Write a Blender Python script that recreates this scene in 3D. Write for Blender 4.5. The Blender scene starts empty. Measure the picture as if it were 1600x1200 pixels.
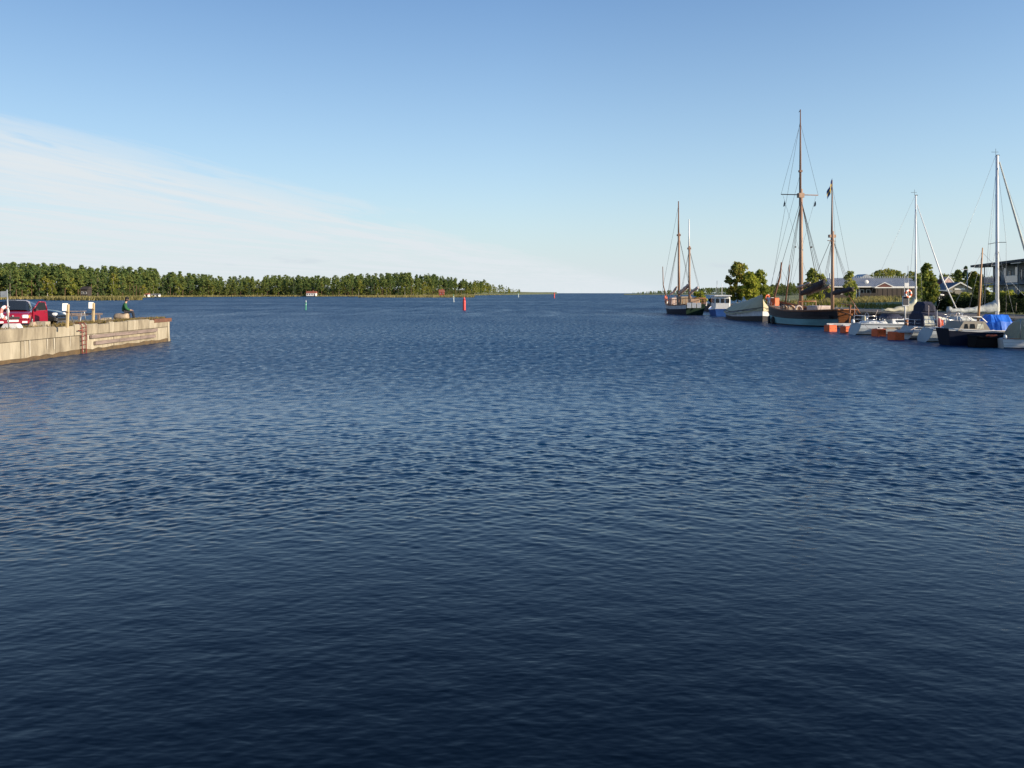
import bpy, bmesh, math, random
import numpy as np
from mathutils import Vector, Matrix
R = math.radians
random.seed(7)
rng = np.random.default_rng(11)
sc = bpy.context.scene
C = sc.collection

# ------------------------------------------------------------------ camera, sky, sun, exposure
CAM_H = 3.5
cam_d = bpy.data.cameras.new('camera')
cam = bpy.data.objects.new('camera', cam_d); C.objects.link(cam)
cam.location = (0, 0, CAM_H)
cam.rotation_euler = (R(90), 0, 0)
cam_d.sensor_width = 36.0
cam_d.lens = 29.25
cam_d.shift_y = -0.08875
cam_d.clip_start = 0.1
cam_d.clip_end = 60000
sc.camera = cam

SUN_EL, SUN_AZ = 17.0, 112.0            # azimuth clockwise from +Y
sun_dir = Vector((math.sin(R(SUN_AZ)) * math.cos(R(SUN_EL)), math.cos(R(SUN_AZ)) * math.cos(R(SUN_EL)), math.sin(R(SUN_EL))))
sd = bpy.data.lights.new('sun', 'SUN'); sd.energy = 4.8; sd.angle = R(0.55); sd.color = (1.0, 0.84, 0.62)
so = bpy.data.objects.new('sun', sd); C.objects.link(so)
so.rotation_euler = sun_dir.to_track_quat('Z', 'Y').to_euler()
so.location = sun_dir * 200

world = bpy.data.worlds.new('World'); sc.world = world
world.use_nodes = True
wn, wl = world.node_tree.nodes, world.node_tree.links
wn.clear()

def nd(tree, typ, **kw):
    n = tree.nodes.new(typ)
    for k, v in kw.items():
        if k == 'inp':
            for i, val in v.items(): n.inputs[i].default_value = val
        else: setattr(n, k, v)
    return n
def mth(tree, op, a, b=None, c=None, clamp=False):
    n = tree.nodes.new('ShaderNodeMath'); n.operation = op; n.use_clamp = clamp
    for i, v in enumerate((a, b, c)):
        if v is None: continue
        if isinstance(v, (int, float)): n.inputs[i].default_value = v
        else: tree.links.new(v, n.inputs[i])
    return n.outputs[0]
def sstep(tree, v, a, b, lo=0.0, hi=1.0):
    n = tree.nodes.new('ShaderNodeMapRange'); n.interpolation_type = 'SMOOTHSTEP'
    n.inputs['From Min'].default_value = a; n.inputs['From Max'].default_value = b
    n.inputs['To Min'].default_value = lo; n.inputs['To Max'].default_value = hi
    tree.links.new(v, n.inputs['Value']); return n.outputs['Result']

wt = world.node_tree
sky = nd(wt, 'ShaderNodeTexSky', sky_type='NISHITA', sun_disc=False)
sky.sun_elevation = R(SUN_EL); sky.sun_rotation = R(SUN_AZ)
sky.air_density = 1.0; sky.dust_density = 0.3; sky.ozone_density = 3.0; sky.altitude = 0
tc = nd(wt, 'ShaderNodeTexCoord')
sp = nd(wt, 'ShaderNodeSeparateXYZ'); wl.new(tc.outputs['Generated'], sp.inputs[0])
zc = mth(wt, 'MAXIMUM', sp.outputs[2], 0.006)
u = mth(wt, 'DIVIDE', sp.outputs[0], zc); v = mth(wt, 'DIVIDE', sp.outputs[1], zc)
across = mth(wt, 'SUBTRACT', u, mth(wt, 'MULTIPLY', v, 0.2))       # across the edge of the cirrus sheet
along = mth(wt, 'ADD', v, mth(wt, 'MULTIPLY', u, 0.2))
cmb = nd(wt, 'ShaderNodeCombineXYZ')
wl.new(mth(wt, 'MULTIPLY', across, 0.75), cmb.inputs[0]); wl.new(mth(wt, 'MULTIPLY', along, 0.13), cmb.inputs[1])
streak = nd(wt, 'ShaderNodeTexNoise', inp={'Scale': 1.0, 'Detail': 6.0, 'Roughness': 0.55, 'Distortion': 0.5})
wl.new(cmb.outputs[0], streak.inputs['Vector'])
cmb2 = nd(wt, 'ShaderNodeCombineXYZ')
wl.new(mth(wt, 'MULTIPLY', across, 3.2), cmb2.inputs[0]); wl.new(mth(wt, 'MULTIPLY', along, 0.55), cmb2.inputs[1])
streak2 = nd(wt, 'ShaderNodeTexNoise', inp={'Scale': 1.0, 'Detail': 5.0, 'Roughness': 0.6, 'Distortion': 0.8})
wl.new(cmb2.outputs[0], streak2.inputs['Vector'])
wob = mth(wt, 'MULTIPLY', mth(wt, 'SUBTRACT', streak.outputs['Fac'], 0.5), 3.6)
edge = mth(wt, 'ADD', mth(wt, 'ADD', across, 3.95), wob)
edge = mth(wt, 'DIVIDE', edge, mth(wt, 'ADD', 1.0, mth(wt, 'MULTIPLY', mth(wt, 'MAXIMUM', v, 0.0), 0.09)))
edge = mth(wt, 'ADD', edge, mth(wt, 'MULTIPLY', mth(wt, 'SUBTRACT', streak2.outputs['Fac'], 0.5), 1.0))
sheet = sstep(wt, edge, 0.16, -0.26)
dens = mth(wt, 'ADD', mth(wt, 'MULTIPLY', streak.outputs['Fac'], 1.1), mth(wt, 'MULTIPLY', streak2.outputs['Fac'], 0.7))
dens = sstep(wt, dens, 0.74, 1.04, 0.42, 1.0)
cirrus = mth(wt, 'MULTIPLY', sheet, dens)
hzn = mth(wt, 'POWER', 2.718, mth(wt, 'MULTIPLY', mth(wt, 'MAXIMUM', sp.outputs[2], 0.0), -8.0))
cfac = mth(wt, 'MULTIPLY', cirrus, 0.97, clamp=True)
mixh = nd(wt, 'ShaderNodeMixRGB'); mixh.inputs[2].default_value = (2.72, 3.42, 3.95, 1)
wl.new(mth(wt, 'MULTIPLY', hzn, 0.93, clamp=True), mixh.inputs[0]); deep = nd(wt, 'ShaderNodeMixRGB', blend_type='MULTIPLY'); deep.inputs[2].default_value = (0.48, 0.74, 1.02, 1)   # the clear sky deepens towards the zenith
wl.new(sstep(wt, sp.outputs[2], 0.16, 0.68), deep.inputs[0]); wl.new(sky.outputs[0], deep.inputs[1])
side = nd(wt, 'ShaderNodeVectorMath', operation='SCALE'); wl.new(deep.outputs[0], side.inputs[0])
wl.new(mth(wt, 'SUBTRACT', 1.0, mth(wt, 'MULTIPLY', mth(wt, 'MULTIPLY', sp.outputs[0], -0.55, clamp=True), 0.8)), side.inputs['Scale'])
wl.new(side.outputs[0], mixh.inputs[1])
# a few tiny flat grey clouds low over the far shore
cmb3 = nd(wt, 'ShaderNodeCombineXYZ'); wl.new(mth(wt, 'DIVIDE', sp.outputs[0], sp.outputs[1]), cmb3.inputs[0]); wl.new(mth(wt, 'MULTIPLY', sp.outputs[2], 5.0), cmb3.inputs[1])
puff = nd(wt, 'ShaderNodeTexNoise', inp={'Scale': 9.0, 'Detail': 4.0, 'Roughness': 0.55}); wl.new(cmb3.outputs[0], puff.inputs['Vector'])
pf = mth(wt, 'MULTIPLY', sstep(wt, puff.outputs['Fac'], 0.60, 0.70), mth(wt, 'MULTIPLY', sstep(wt, sp.outputs[2], 0.006, 0.02), sstep(wt, sp.outputs[2], 0.052, 0.035)))
mixc = nd(wt, 'ShaderNodeMixRGB'); mixc.inputs[2].default_value = (3.8, 4.1, 4.3, 1)
low = mth(wt, 'POWER', 2.718, mth(wt, 'MULTIPLY', mth(wt, 'MAXIMUM', sp.outputs[2], 0.0), -22.0))
mixl = nd(wt, 'ShaderNodeMixRGB'); mixl.inputs[2].default_value = (3.75, 4.1, 4.25, 1)
wl.new(mth(wt, 'MULTIPLY', low, 0.9, clamp=True), mixl.inputs[0]); wl.new(mixh.outputs[0], mixl.inputs[1])
wl.new(cfac, mixc.inputs[0]); wl.new(mixl.outputs[0], mixc.inputs[1])
mixp = nd(wt, 'ShaderNodeMixRGB'); mixp.inputs[2].default_value = (3.2, 3.6, 3.9, 1)
wl.new(mth(wt, 'MULTIPLY', pf, 0.55), mixp.inputs[0]); wl.new(mixc.outputs[0], mixp.inputs[1])
bg = nd(wt, 'ShaderNodeBackground'); bg.inputs[1].default_value = 0.122
wl.new(mixp.outputs[0], bg.inputs[0])
wo = nd(wt, 'ShaderNodeOutputWorld'); wl.new(bg.outputs[0], wo.inputs[0])

sc.view_settings.view_transform = 'Standard'; sc.view_settings.look = 'None'
sc.view_settings.exposure = 0.7; sc.view_settings.gamma = 1.0
sc.view_settings.use_curve_mapping = False

# ------------------------------------------------------------------ helpers
def tag(o, label=None, cat=None, group=None, kind=None):
    if label: o['label'] = label
    if cat: o['category'] = cat
    if group: o['group'] = group
    if kind: o['kind'] = kind
    return o
def thing(name, label, cat, loc=(0, 0, 0), rz=0.0, group=None, rx=0.0, ry=0.0):
    o = bpy.data.objects.new(name, None); C.objects.link(o)
    o.empty_display_size = 0.3
    o.location = loc; o.rotation_euler = (rx, ry, rz)
    return tag(o, label, cat, group)
def copy_tree(o, parent=None):
    c = o.copy(); C.objects.link(c)
    if parent: c.parent = parent
    for ch in list(o.children): copy_tree(ch, c)
    return c

class MB:
    """collects shapes and links them as one mesh object"""
    def __init__(s): s.v = []; s.f = []; s.m = []; s.s = []; s.mi = 0
    def add(s, vs, fs, smooth=False):
        b = len(s.v); s.v += [tuple(p) for p in vs]
        for f in fs:
            s.f.append([i + b for i in f]); s.m.append(s.mi); s.s.append(smooth)
        return s
    def box(s, c, d, rz=0.0, ry=0.0, rx=0.0):
        M = Matrix.Rotation(rz, 3, 'Z') @ Matrix.Rotation(ry, 3, 'Y') @ Matrix.Rotation(rx, 3, 'X')
        c = Vector(c); h = [x / 2 for x in d]
        vs = [c + M @ Vector((sx * h[0], sy * h[1], sz * h[2])) for sz in (-1, 1) for sy in (-1, 1) for sx in (-1, 1)]
        return s.add(vs, [(0, 2, 3, 1), (4, 5, 7, 6), (0, 1, 5, 4), (2, 6, 7, 3), (0, 4, 6, 2), (1, 3, 7, 5)])
    def cbox(s, c, d, bev=0.03, rz=0.0):
        """box with chamfered upright edges and top"""
        x, y, z = d[0] / 2, d[1] / 2, d[2] / 2; b = bev
        M = Matrix.Rotation(rz, 3, 'Z'); c = Vector(c)
        def ring(ix, iy, zz):
            return [c + M @ Vector(p) for p in ((-ix + b, -iy, zz), (ix - b, -iy, zz), (ix, -iy + b, zz), (ix, iy - b, zz), (ix - b, iy, zz), (-ix + b, iy, zz), (-ix, iy - b, zz), (-ix, -iy + b, zz))]
        return s.loft([ring(x, y, -z), ring(x, y, z - b), ring(x - b, y - b, z)], caps=True)
    def loft(s, rings, caps=False, smooth=False, closed=True):
        n = len(rings[0]); vs = [p for r in rings for p in r]; fs = []
        for i in range(len(rings) - 1):
            for j in range(n if closed else n - 1):
                k = (j + 1) % n
                fs.append((i * n + j, i * n + k, (i + 1) * n + k, (i + 1) * n + j))
        b = len(s.v); s.add(vs, fs, smooth)
        if caps:
            s.f.append([b + j for j in range(n)][::-1]); s.m.append(s.mi); s.s.append(False)
            o = b + (len(rings) - 1) * n
            s.f.append([o + j for j in range(n)]); s.m.append(s.mi); s.s.append(False)
        return s
    def tube(s, pts, r, seg=8, caps=True, smooth=True):
        pts = [Vector(p) for p in pts]; n = len(pts)
        rad = r if isinstance(r, (list, tuple)) else [r] * n
        rings = []; ref = None
        for i, p in enumerate(pts):
            t = (pts[min(i + 1, n - 1)] - pts[max(i - 1, 0)]).normalized()
            if ref is None:
                ref = Vector((0, 0, 1)) if abs(t.z) < 0.9 else Vector((1, 0, 0))
            a = t.cross(ref).normalized(); b = t.cross(a).normalized(); ref = b.cross(t) if False else ref
            rings.append([p + a * (math.cos(q) * rad[i]) + b * (math.sin(q) * rad[i]) for q in (2 * math.pi * k / seg for k in range(seg))])
        return s.loft(rings, caps=caps, smooth=smooth)
    def lathe(s, prof, seg=12, c=(0, 0, 0), smooth=True, axis='Z'):
        c = Vector(c); rings = []
        for r, z in prof:
            rg = []
            for k in range(seg):
                a = 2 * math.pi * k / seg
                p = Vector((r * math.cos(a), r * math.sin(a), z))
                if axis == 'Y': p = Vector((p.x, p.z, -p.y))
                if axis == 'X': p = Vector((p.z, p.x, p.y))
                rg.append(c + p)
            rings.append(rg)
        return s.loft(rings, caps=True, smooth=smooth)
    def torus(s, c, R0, r0, seg=20, sub=8, axis='Y', sz=1.0):
        c = Vector(c); rings = []
        for k in range(seg + 1):
            a = 2 * math.pi * k / seg; rg = []
            for j in range(sub):
                b = 2 * math.pi * j / sub
                q = R0 + r0 * math.cos(b)
                p = (q * math.cos(a), r0 * math.sin(b) * sz, q * math.sin(a))
                if axis == 'X': p = (p[1], p[0], p[2])
                if axis == 'Z': p = (p[0], p[2], p[1])
                rg.append(c + Vector(p))
            rings.append(rg)
        return s.loft(rings, smooth=True)
    def prism(s, poly, a, b, axis='Y'):
        """polygon of 2D points swept from a to b along an axis"""
        def P(q, t):
            return {'Y': (q[0], t, q[1]), 'X': (t, q[0], q[1]), 'Z': (q[0], q[1], t)}[axis]
        return s.loft([[P(q, a) for q in poly], [P(q, b) for q in poly]], caps=True)
    def quad(s, a, b, c, d): return s.add([a, b, c, d], [(0, 1, 2, 3)])
    def build(s, name, mats, parent=None, loc=None, fixn=True):
        me = bpy.data.meshes.new(name)
        me.from_pydata(s.v, [], s.f)
        for m in (mats if isinstance(mats, (list, tuple)) else [mats]): me.materials.append(m)
        if len(s.f):
            me.polygons.foreach_set('material_index', s.m)
            me.polygons.foreach_set('use_smooth', s.s)
        if fixn:
            bm = bmesh.new(); bm.from_mesh(me); bmesh.ops.recalc_face_normals(bm, faces=bm.faces); bm.to_mesh(me); bm.free()
        me.update()
        o = bpy.data.objects.new(name, me); C.objects.link(o)
        if parent: o.parent = parent
        if loc: o.location = loc
        return o
def again(src, parent, loc=None, rz=None, name=None):
    """another object on the same mesh"""
    o = bpy.data.objects.new(name or src.data.name, src.data); C.objects.link(o); o.parent = parent
    if loc is not None: o.location = loc
    if rz is not None: o.rotation_euler = (0, 0, rz)
    return o

# ------------------------------------------------------------------ materials
def newmat(name):
    m = bpy.data.materials.new(name); m.use_nodes = True
    t = m.node_tree; t.nodes.clear()
    out = t.nodes.new('ShaderNodeOutputMaterial')
    return m, t, out
def mat(name, col, rough=0.6, metal=0.0, var=0.25, vscale=3.0, bump=0.0, bscale=20.0, col2=None, streak=None, spec=0.5, coat=0.0, stretch=(1, 1, 1), obj_coords=True):
    """one paint, wood, cloth or stone: a base colour broken up by two noises, optional second colour in patches, optional bump"""
    m, t, out = newmat(name)
    b = t.nodes.new('ShaderNodeBsdfPrincipled')
    b.inputs['Roughness'].default_value = rough; b.inputs['Metallic'].default_value = metal
    b.inputs['Specular IOR Level'].default_value = spec; b.inputs['Coat Weight'].default_value = coat
    tc = t.nodes.new('ShaderNodeTexCoord')
    mp = t.nodes.new('ShaderNodeMapping'); mp.inputs['Scale'].default_value = stretch
    t.links.new(tc.outputs['Object'], mp.inputs[0])
    n1 = nd(t, 'ShaderNodeTexNoise', inp={'Scale': vscale, 'Detail': 5.0, 'Roughness': 0.6}); t.links.new(mp.outputs[0], n1.inputs['Vector'])
    rmp = t.nodes.new('ShaderNodeValToRGB')
    c2 = col2 or tuple(max(0.0, c * (1 - var)) for c in col)
    c1 = col if col2 else tuple(min(1.0, c * (1 + var * 0.6)) for c in col)
    rmp.color_ramp.elements[0].position = 0.33; rmp.color_ramp.elements[0].color = (*c2, 1)
    rmp.color_ramp.elements[1].position = 0.67; rmp.color_ramp.elements[1].color = (*c1, 1)
    t.links.new(n1.outputs['Fac'], rmp.inputs[0])
    colour = rmp.outputs[0]
    if streak:                                                   # stains that have run down the face
        sc_, ry_, sz_ = streak
        mp2 = t.nodes.new('ShaderNodeMapping'); mp2.inputs['Scale'].default_value = (ry_, ry_, sz_); t.links.new(tc.outputs['Object'], mp2.inputs[0])
        n3 = nd(t, 'ShaderNodeTexNoise', inp={'Scale': 1.0, 'Detail': 6.0, 'Roughness': 0.65}); t.links.new(mp2.outputs[0], n3.inputs['Vector'])
        mxs = t.nodes.new('ShaderNodeMixRGB'); mxs.inputs[2].default_value = (*sc_, 1)
        t.links.new(sstep(t, n3.outputs['Fac'], 0.50, 0.70, 0.0, 0.65), mxs.inputs[0]); t.links.new(colour, mxs.inputs[1]); colour = mxs.outputs[0]
    t.links.new(colour, b.inputs['Base Color'])
    rr = t.nodes.new('ShaderNodeMapRange'); rr.inputs['To Min'].default_value = max(0.02, rough - 0.1); rr.inputs['To Max'].default_value = min(1, rough + 0.12)
    t.links.new(n1.outputs['Fac'], rr.inputs['Value']); t.links.new(rr.outputs[0], b.inputs['Roughness'])
    if bump > 0:
        n2 = nd(t, 'ShaderNodeTexNoise', inp={'Scale': bscale, 'Detail': 4.0}); t.links.new(mp.outputs[0], n2.inputs['Vector'])
        bp = t.nodes.new('ShaderNodeBump'); bp.inputs['Strength'].default_value = bump; bp.inputs['Distance'].default_value = 0.03
        t.links.new(n2.outputs['Fac'], bp.inputs['Height']); t.links.new(bp.outputs[0], b.inputs['Normal'])
    t.links.new(b.outputs[0], out.inputs[0])
    return m
def leaf_mat(name, c1, c2, c3, scale=0.5, trans=0.35):
    """foliage: three leaf colours mixed by place, a little light comes through"""
    m, t, out = newmat(name)
    geo = t.nodes.new('ShaderNodeNewGeometry'); oi = t.nodes.new('ShaderNodeObjectInfo')
    n1 = nd(t, 'ShaderNodeTexNoise', inp={'Scale': scale, 'Detail': 3.0, 'Roughness': 0.6}); t.links.new(geo.outputs['Position'], n1.inputs['Vector'])
    ri = mth(t, 'MULTIPLY', geo.outputs['Random Per Island'], 0.55)
    f = mth(t, 'ADD', mth(t, 'ADD', mth(t, 'MULTIPLY', n1.outputs['Fac'], 0.75), ri), mth(t, 'MULTIPLY', oi.outputs['Random'], 0.35))
    f = mth(t, 'MULTIPLY', f, 0.75)
    rmp = t.nodes.new('ShaderNodeValToRGB'); e = rmp.color_ramp.elements
    e[0].position = 0.3; e[0].color = (*c1, 1); e[1].position = 0.85; e[1].color = (*c3, 1)
    k = e.new(0.58); k.color = (*c2, 1)
    t.links.new(f, rmp.inputs[0])
    d = t.nodes.new('ShaderNodeBsdfDiffuse'); tr = t.nodes.new('ShaderNodeBsdfTranslucent')
    t.links.new(rmp.outputs[0], d.inputs[0]); t.links.new(rmp.outputs[0], tr.inputs[0])
    mx = t.nodes.new('ShaderNodeMixShader'); mx.inputs[0].default_value = trans + 0.08
    t.links.new(d.outputs[0], mx.inputs[1]); t.links.new(tr.outputs[0], mx.inputs[2])
    t.links.new(mx.outputs[0], out.inputs[0])
    return m
def glass_mat(name, col=(0.02, 0.025, 0.03)):
    m, t, out = newmat(name)
    b = t.nodes.new('ShaderNodeBsdfPrincipled'); b.inputs['Base Color'].default_value = (*col, 1)
    b.inputs['Roughness'].default_value = 0.06; b.inputs['Specular IOR Level'].default_value = 0.6
    t.links.new(b.outputs[0], out.inputs[0]); return m

def water_material():
    m, t, out = newmat('sea_water')
    L = t.links.new
    geo = t.nodes.new('ShaderNodeNewGeometry')
    sp = t.nodes.new('ShaderNodeSeparateXYZ'); L(geo.outputs['Position'], sp.inputs[0])
    flat = t.nodes.new('ShaderNodeCombineXYZ'); L(sp.outputs[0], flat.inputs[0]); L(sp.outputs[1], flat.inputs[1])
    # wind lanes on the open water
    lane_p = nd(t, 'ShaderNodeMapping'); lane_p.inputs['Scale'].default_value = (0.01, 0.016, 1); L(flat.outputs[0], lane_p.inputs[0])
    lane = nd(t, 'ShaderNodeTexNoise', inp={'Scale': 1.0, 'Detail': 3.0, 'Roughness': 0.55}); L(lane_p.outputs[0], lane.inputs['Vector'])
    lf = mth(t, 'MULTIPLY', mth(t, 'SUBTRACT', lane.outputs['Fac'], 0.52), sstep(t, sp.outputs[1], 200.0, 1500.0, 1.0, 0.25))
    lanef = mth(t, 'ADD', 1.0, lf)
    # capillary ripples too fine for the mesh: slope of a noise field
    def layer(rz, sx, sy, amp, w, detail=1.5):
        def H(off):
            va = nd(t, 'ShaderNodeVectorMath', operation='ADD'); L(flat.outputs[0], va.inputs[0]); va.inputs[1].default_value = off
            mp = nd(t, 'ShaderNodeMapping'); mp.inputs['Rotation'].default_value = (0, 0, R(rz)); mp.inputs['Scale'].default_value = (sx, sy, 1); mp.inputs['Location'].default_value = (w, w, w)
            L(va.outputs[0], mp.inputs[0])
            n = nd(t, 'ShaderNodeTexNoise', inp={'Scale': 1.0, 'Detail': detail, 'Roughness': 0.5, 'Distortion': 0.3}); L(mp.outputs[0], n.inputs['Vector'])
            return n.outputs['Fac']
        e = 0.02
        h0, hx, hy = H((0, 0, 0)), H((e, 0, 0)), H((0, e, 0))
        k = amp / e
        return mth(t, 'MULTIPLY', mth(t, 'SUBTRACT', h0, hx), k), mth(t, 'MULTIPLY', mth(t, 'SUBTRACT', h0, hy), k)
    rx, ry = layer(-28, 5.5, 15.0, 0.0045, 3.0)
    bx, by = layer(10, 4.0, 6.0, 0.034, 5.0)
    cx, cy = layer(-14, 0.9, 0.6, 0.15, 9.0, 4.0)
    grow2 = sstep(t, sp.outputs[1], 22.0, 62.0, 0.0, 1.0)
    grow = sstep(t, sp.outputs[1], 12.0, 45.0, 0.06, 1.0)
    far = sstep(t, sp.outputs[1], 80.0, 300.0, 1.0, 0.6)
    gx = mth(t, 'MULTIPLY', mth(t, 'ADD', mth(t, 'ADD', rx, mth(t, 'MULTIPLY', bx, grow)), mth(t, 'MULTIPLY', cx, grow2)), far)
    gy = mth(t, 'MULTIPLY', mth(t, 'ADD', mth(t, 'ADD', ry, mth(t, 'MULTIPLY', by, grow)), mth(t, 'MULTIPLY', cy, grow2)), far)
    nv = t.nodes.new('ShaderNodeCombineXYZ'); L(gx, nv.inputs[0]); L(gy, nv.inputs[1]); nv.inputs[2].default_value = 0.0
    ad = nd(t, 'ShaderNodeVectorMath', operation='ADD'); L(geo.outputs['Normal'], ad.inputs[0]); L(nv.outputs[0], ad.inputs[1])
    nn = nd(t, 'ShaderNodeVectorMath', operation='NORMALIZE'); L(ad.outputs[0], nn.inputs[0])
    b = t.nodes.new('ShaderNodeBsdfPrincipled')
    tone_mix = nd(t, 'ShaderNodeMixRGB'); tone_mix.inputs[1].default_value = (0.0005, 0.002, 0.004, 1); tone_mix.inputs[2].default_value = (0.001, 0.036, 0.098, 1)   # dark near, blue far: sky reflection and contrast painted into the base colour
    L(sstep(t, sp.outputs[1], 7.0, 28.0, 0.0, 1.0), tone_mix.inputs[0]); L(tone_mix.outputs[0], b.inputs['Base Color'])
    b.inputs['IOR'].default_value = 1.27
    rg = sstep(t, sp.outputs[1], 14.0, 40.0, 0.10, 0.39)
    rg = mth(t, 'ADD', rg, sstep(t, sp.outputs[1], 60.0, 220.0, 0.0, 0.085))
    gp = nd(t, 'ShaderNodeMapping'); gp.inputs['Scale'].default_value = (2.7, 1.15, 1); L(flat.outputs[0], gp.inputs[0])
    gn = nd(t, 'ShaderNodeTexNoise', inp={'Scale': 1.0, 'Detail': 5.0, 'Roughness': 0.7}); L(gp.outputs[0], gn.inputs['Vector'])
    gm = mth(t, 'ADD', 1.0, mth(t, 'MULTIPLY', mth(t, 'SUBTRACT', gn.outputs['Fac'], 0.5), sstep(t, sp.outputs[1], 13.0, 32.0, 0.0, 3.0)))
    gp2 = nd(t, 'ShaderNodeMapping'); gp2.inputs['Scale'].default_value = (0.22, 0.05, 1); L(flat.outputs[0], gp2.inputs[0])
    gn2 = nd(t, 'ShaderNodeTexNoise', inp={'Scale': 1.0, 'Detail': 5.0, 'Roughness': 0.75}); L(gp2.outputs[0], gn2.inputs['Vector'])
    gm = mth(t, 'MULTIPLY', gm, mth(t, 'ADD', 1.0, mth(t, 'MULTIPLY', mth(t, 'SUBTRACT', gn2.outputs['Fac'], 0.5), sstep(t, sp.outputs[1], 60.0, 160.0, 0.0, 1.6))))
    gm = mth(t, 'MAXIMUM', gm, 0.25)
    rg = mth(t, 'MULTIPLY', rg, gm)
    L(mth(t, 'MULTIPLY', rg, lanef), b.inputs['Roughness'])
    L(nn.outputs[0], b.inputs['Normal'])
    L(b.outputs[0], out.inputs[0])
    return m
def blades(name, m, base, h, w, lean=0.25, parent=None):
    """upright grass and reed blades as one object; base: (n,3) points"""
    base = np.asarray(base, float); n = len(base)
    hh = h * rng.uniform(0.6, 1.15, n); ang = rng.uniform(0, 2 * np.pi, n)
    dx = np.cos(ang)[:, None] * np.array([[1, 0, 0]]) + np.sin(ang)[:, None] * np.array([[0, 1, 0]])
    wv = dx * (w / 2) * rng.uniform(0.6, 1.3, n)[:, None]
    top = base + np.stack([rng.normal(0, lean, n) * hh, rng.normal(0, lean, n) * hh, hh], 1)
    V = np.stack([base - wv, base + wv, top + wv * 0.25, top - wv * 0.25], 1).reshape(-1, 3)
    me = mesh_np(name, V, np.arange(4 * n).reshape(-1, 4)); me.materials.append(m)
    o = bpy.data.objects.new(name, me); C.objects.link(o)
    if parent: o.parent = parent
    return o
def mesh_np(name, V, Q):
    me = bpy.data.meshes.new(name)
    V = np.ascontiguousarray(V, np.float32); Q = np.ascontiguousarray(Q, np.int32)
    me.vertices.add(len(V)); me.vertices.foreach_set('co', V.ravel())
    k = Q.shape[1]
    me.loops.add(Q.size); me.loops.foreach_set('vertex_index', Q.ravel())
    me.polygons.add(len(Q)); me.polygons.foreach_set('loop_start', np.arange(0, Q.size, k, dtype=np.int32))
    me.polygons.foreach_set('loop_total', np.full(len(Q), k, np.int32))
    me.update(calc_edges=True); me.validate()
    return me

# ------------------------------------------------------------------ sea
def make_sea():
    """one sheet to the horizon; the waves are in the mesh where the eye can part them, finer cells close to the shore we stand on"""
    step, astep = 0.0019, 0.0033
    rr = np.concatenate([[0.8, 1.8, 2.8, 3.9], 5.0 * np.exp(np.arange(0, math.log(200 / 5.0), step)), 200 * np.exp(np.linspace(0.12, math.log(45000 / 200.0), 34))])
    aa = np.concatenate([np.arange(-R(42), R(42), astep), np.linspace(R(42), 2 * np.pi - R(42), 46)[1:-1]])
    A, Q = np.meshgrid(aa, rr)
    X = Q * np.sin(A); Y = Q * np.cos(A)
    def nz(x, y, f, s):
        q = np.zeros_like(x); r2 = np.random.default_rng(s)
        for i in range(7):
            th = r2.uniform(0, 6.28); k = f * r2.uniform(0.6, 1.6)
            q += np.sin(k * (x * math.cos(th) + y * math.sin(th)) + r2.uniform(0, 6.28))
        return q / 2.6
    def ss(v, a, b):
        q = np.clip((v - a) / (b - a), 0, 1); return q * q * (3 - 2 * q)
    calm = 0.10 + 0.90 * ss(Y + 1.6 * nz(X, Y, 0.35, 4) - 0.05 * X, 9.5, 18.0)
    gust = 1.0 + 0.28 * nz(X, Y * 0.5, 0.16, 8)
    fade = 1 - ss(Q, 130, 198)
    r2 = np.random.default_rng(21)
    lam = np.concatenate([np.exp(r2.uniform(math.log(0.065), math.log(0.30), 76)), r2.uniform(0.32, 1.0, 14)])
    dirs = R(-100) + r2.normal(0, R(62), 90)                   # travelling towards the camera and a little to the left
    ph = r2.uniform(0, 6.28, 90)
    slope = 0.25 * math.sqrt(2.0 / 90)
    Z = np.zeros_like(X); DX = np.zeros_like(X); DY = np.zeros_like(X)
    for l, d, p in zip(lam, dirs, ph):
        k = 2 * np.pi / l; c, s_ = math.cos(d), math.sin(d)
        amp = slope / k * (1.0 if l < 0.31 else 0.62)
        cell = Q * math.hypot(step * s_, astep * c)
        keep = np.clip((l / np.maximum(cell, 1e-3) - 2.3) / 1.6, 0, 1)      # no wave the cells cannot carry
        near = calm if l < 0.31 else np.maximum(calm, 0.2)
        a_ = amp * keep * near
        th = k * (X * c + Y * s_) + p
        Z += a_ * np.cos(th); sn = a_ * np.sin(th) * 0.75
        DX -= sn * c; DY -= sn * s_
    w = gust * fade
    V = np.stack([X + DX * w, Y + DY * w, Z * w], -1).reshape(-1, 3)
    nr, na = X.shape
    i = np.arange(nr - 1)[:, None] * na; j = np.arange(na)[None, :]; j2 = (j + 1) % na
    F = np.stack([i + j, i + na + j, i + na + j2, i + j2], -1).reshape(-1, 4)
    F = F[:, ::-1]
    me = mesh_np('sea', V, F); me.materials.append(water_material())
    me.polygons.foreach_set('use_smooth', np.ones(len(F), bool))
    o = bpy.data.objects.new('sea', me); C.objects.link(o); return tag(o, kind='structure')
make_sea()

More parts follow.
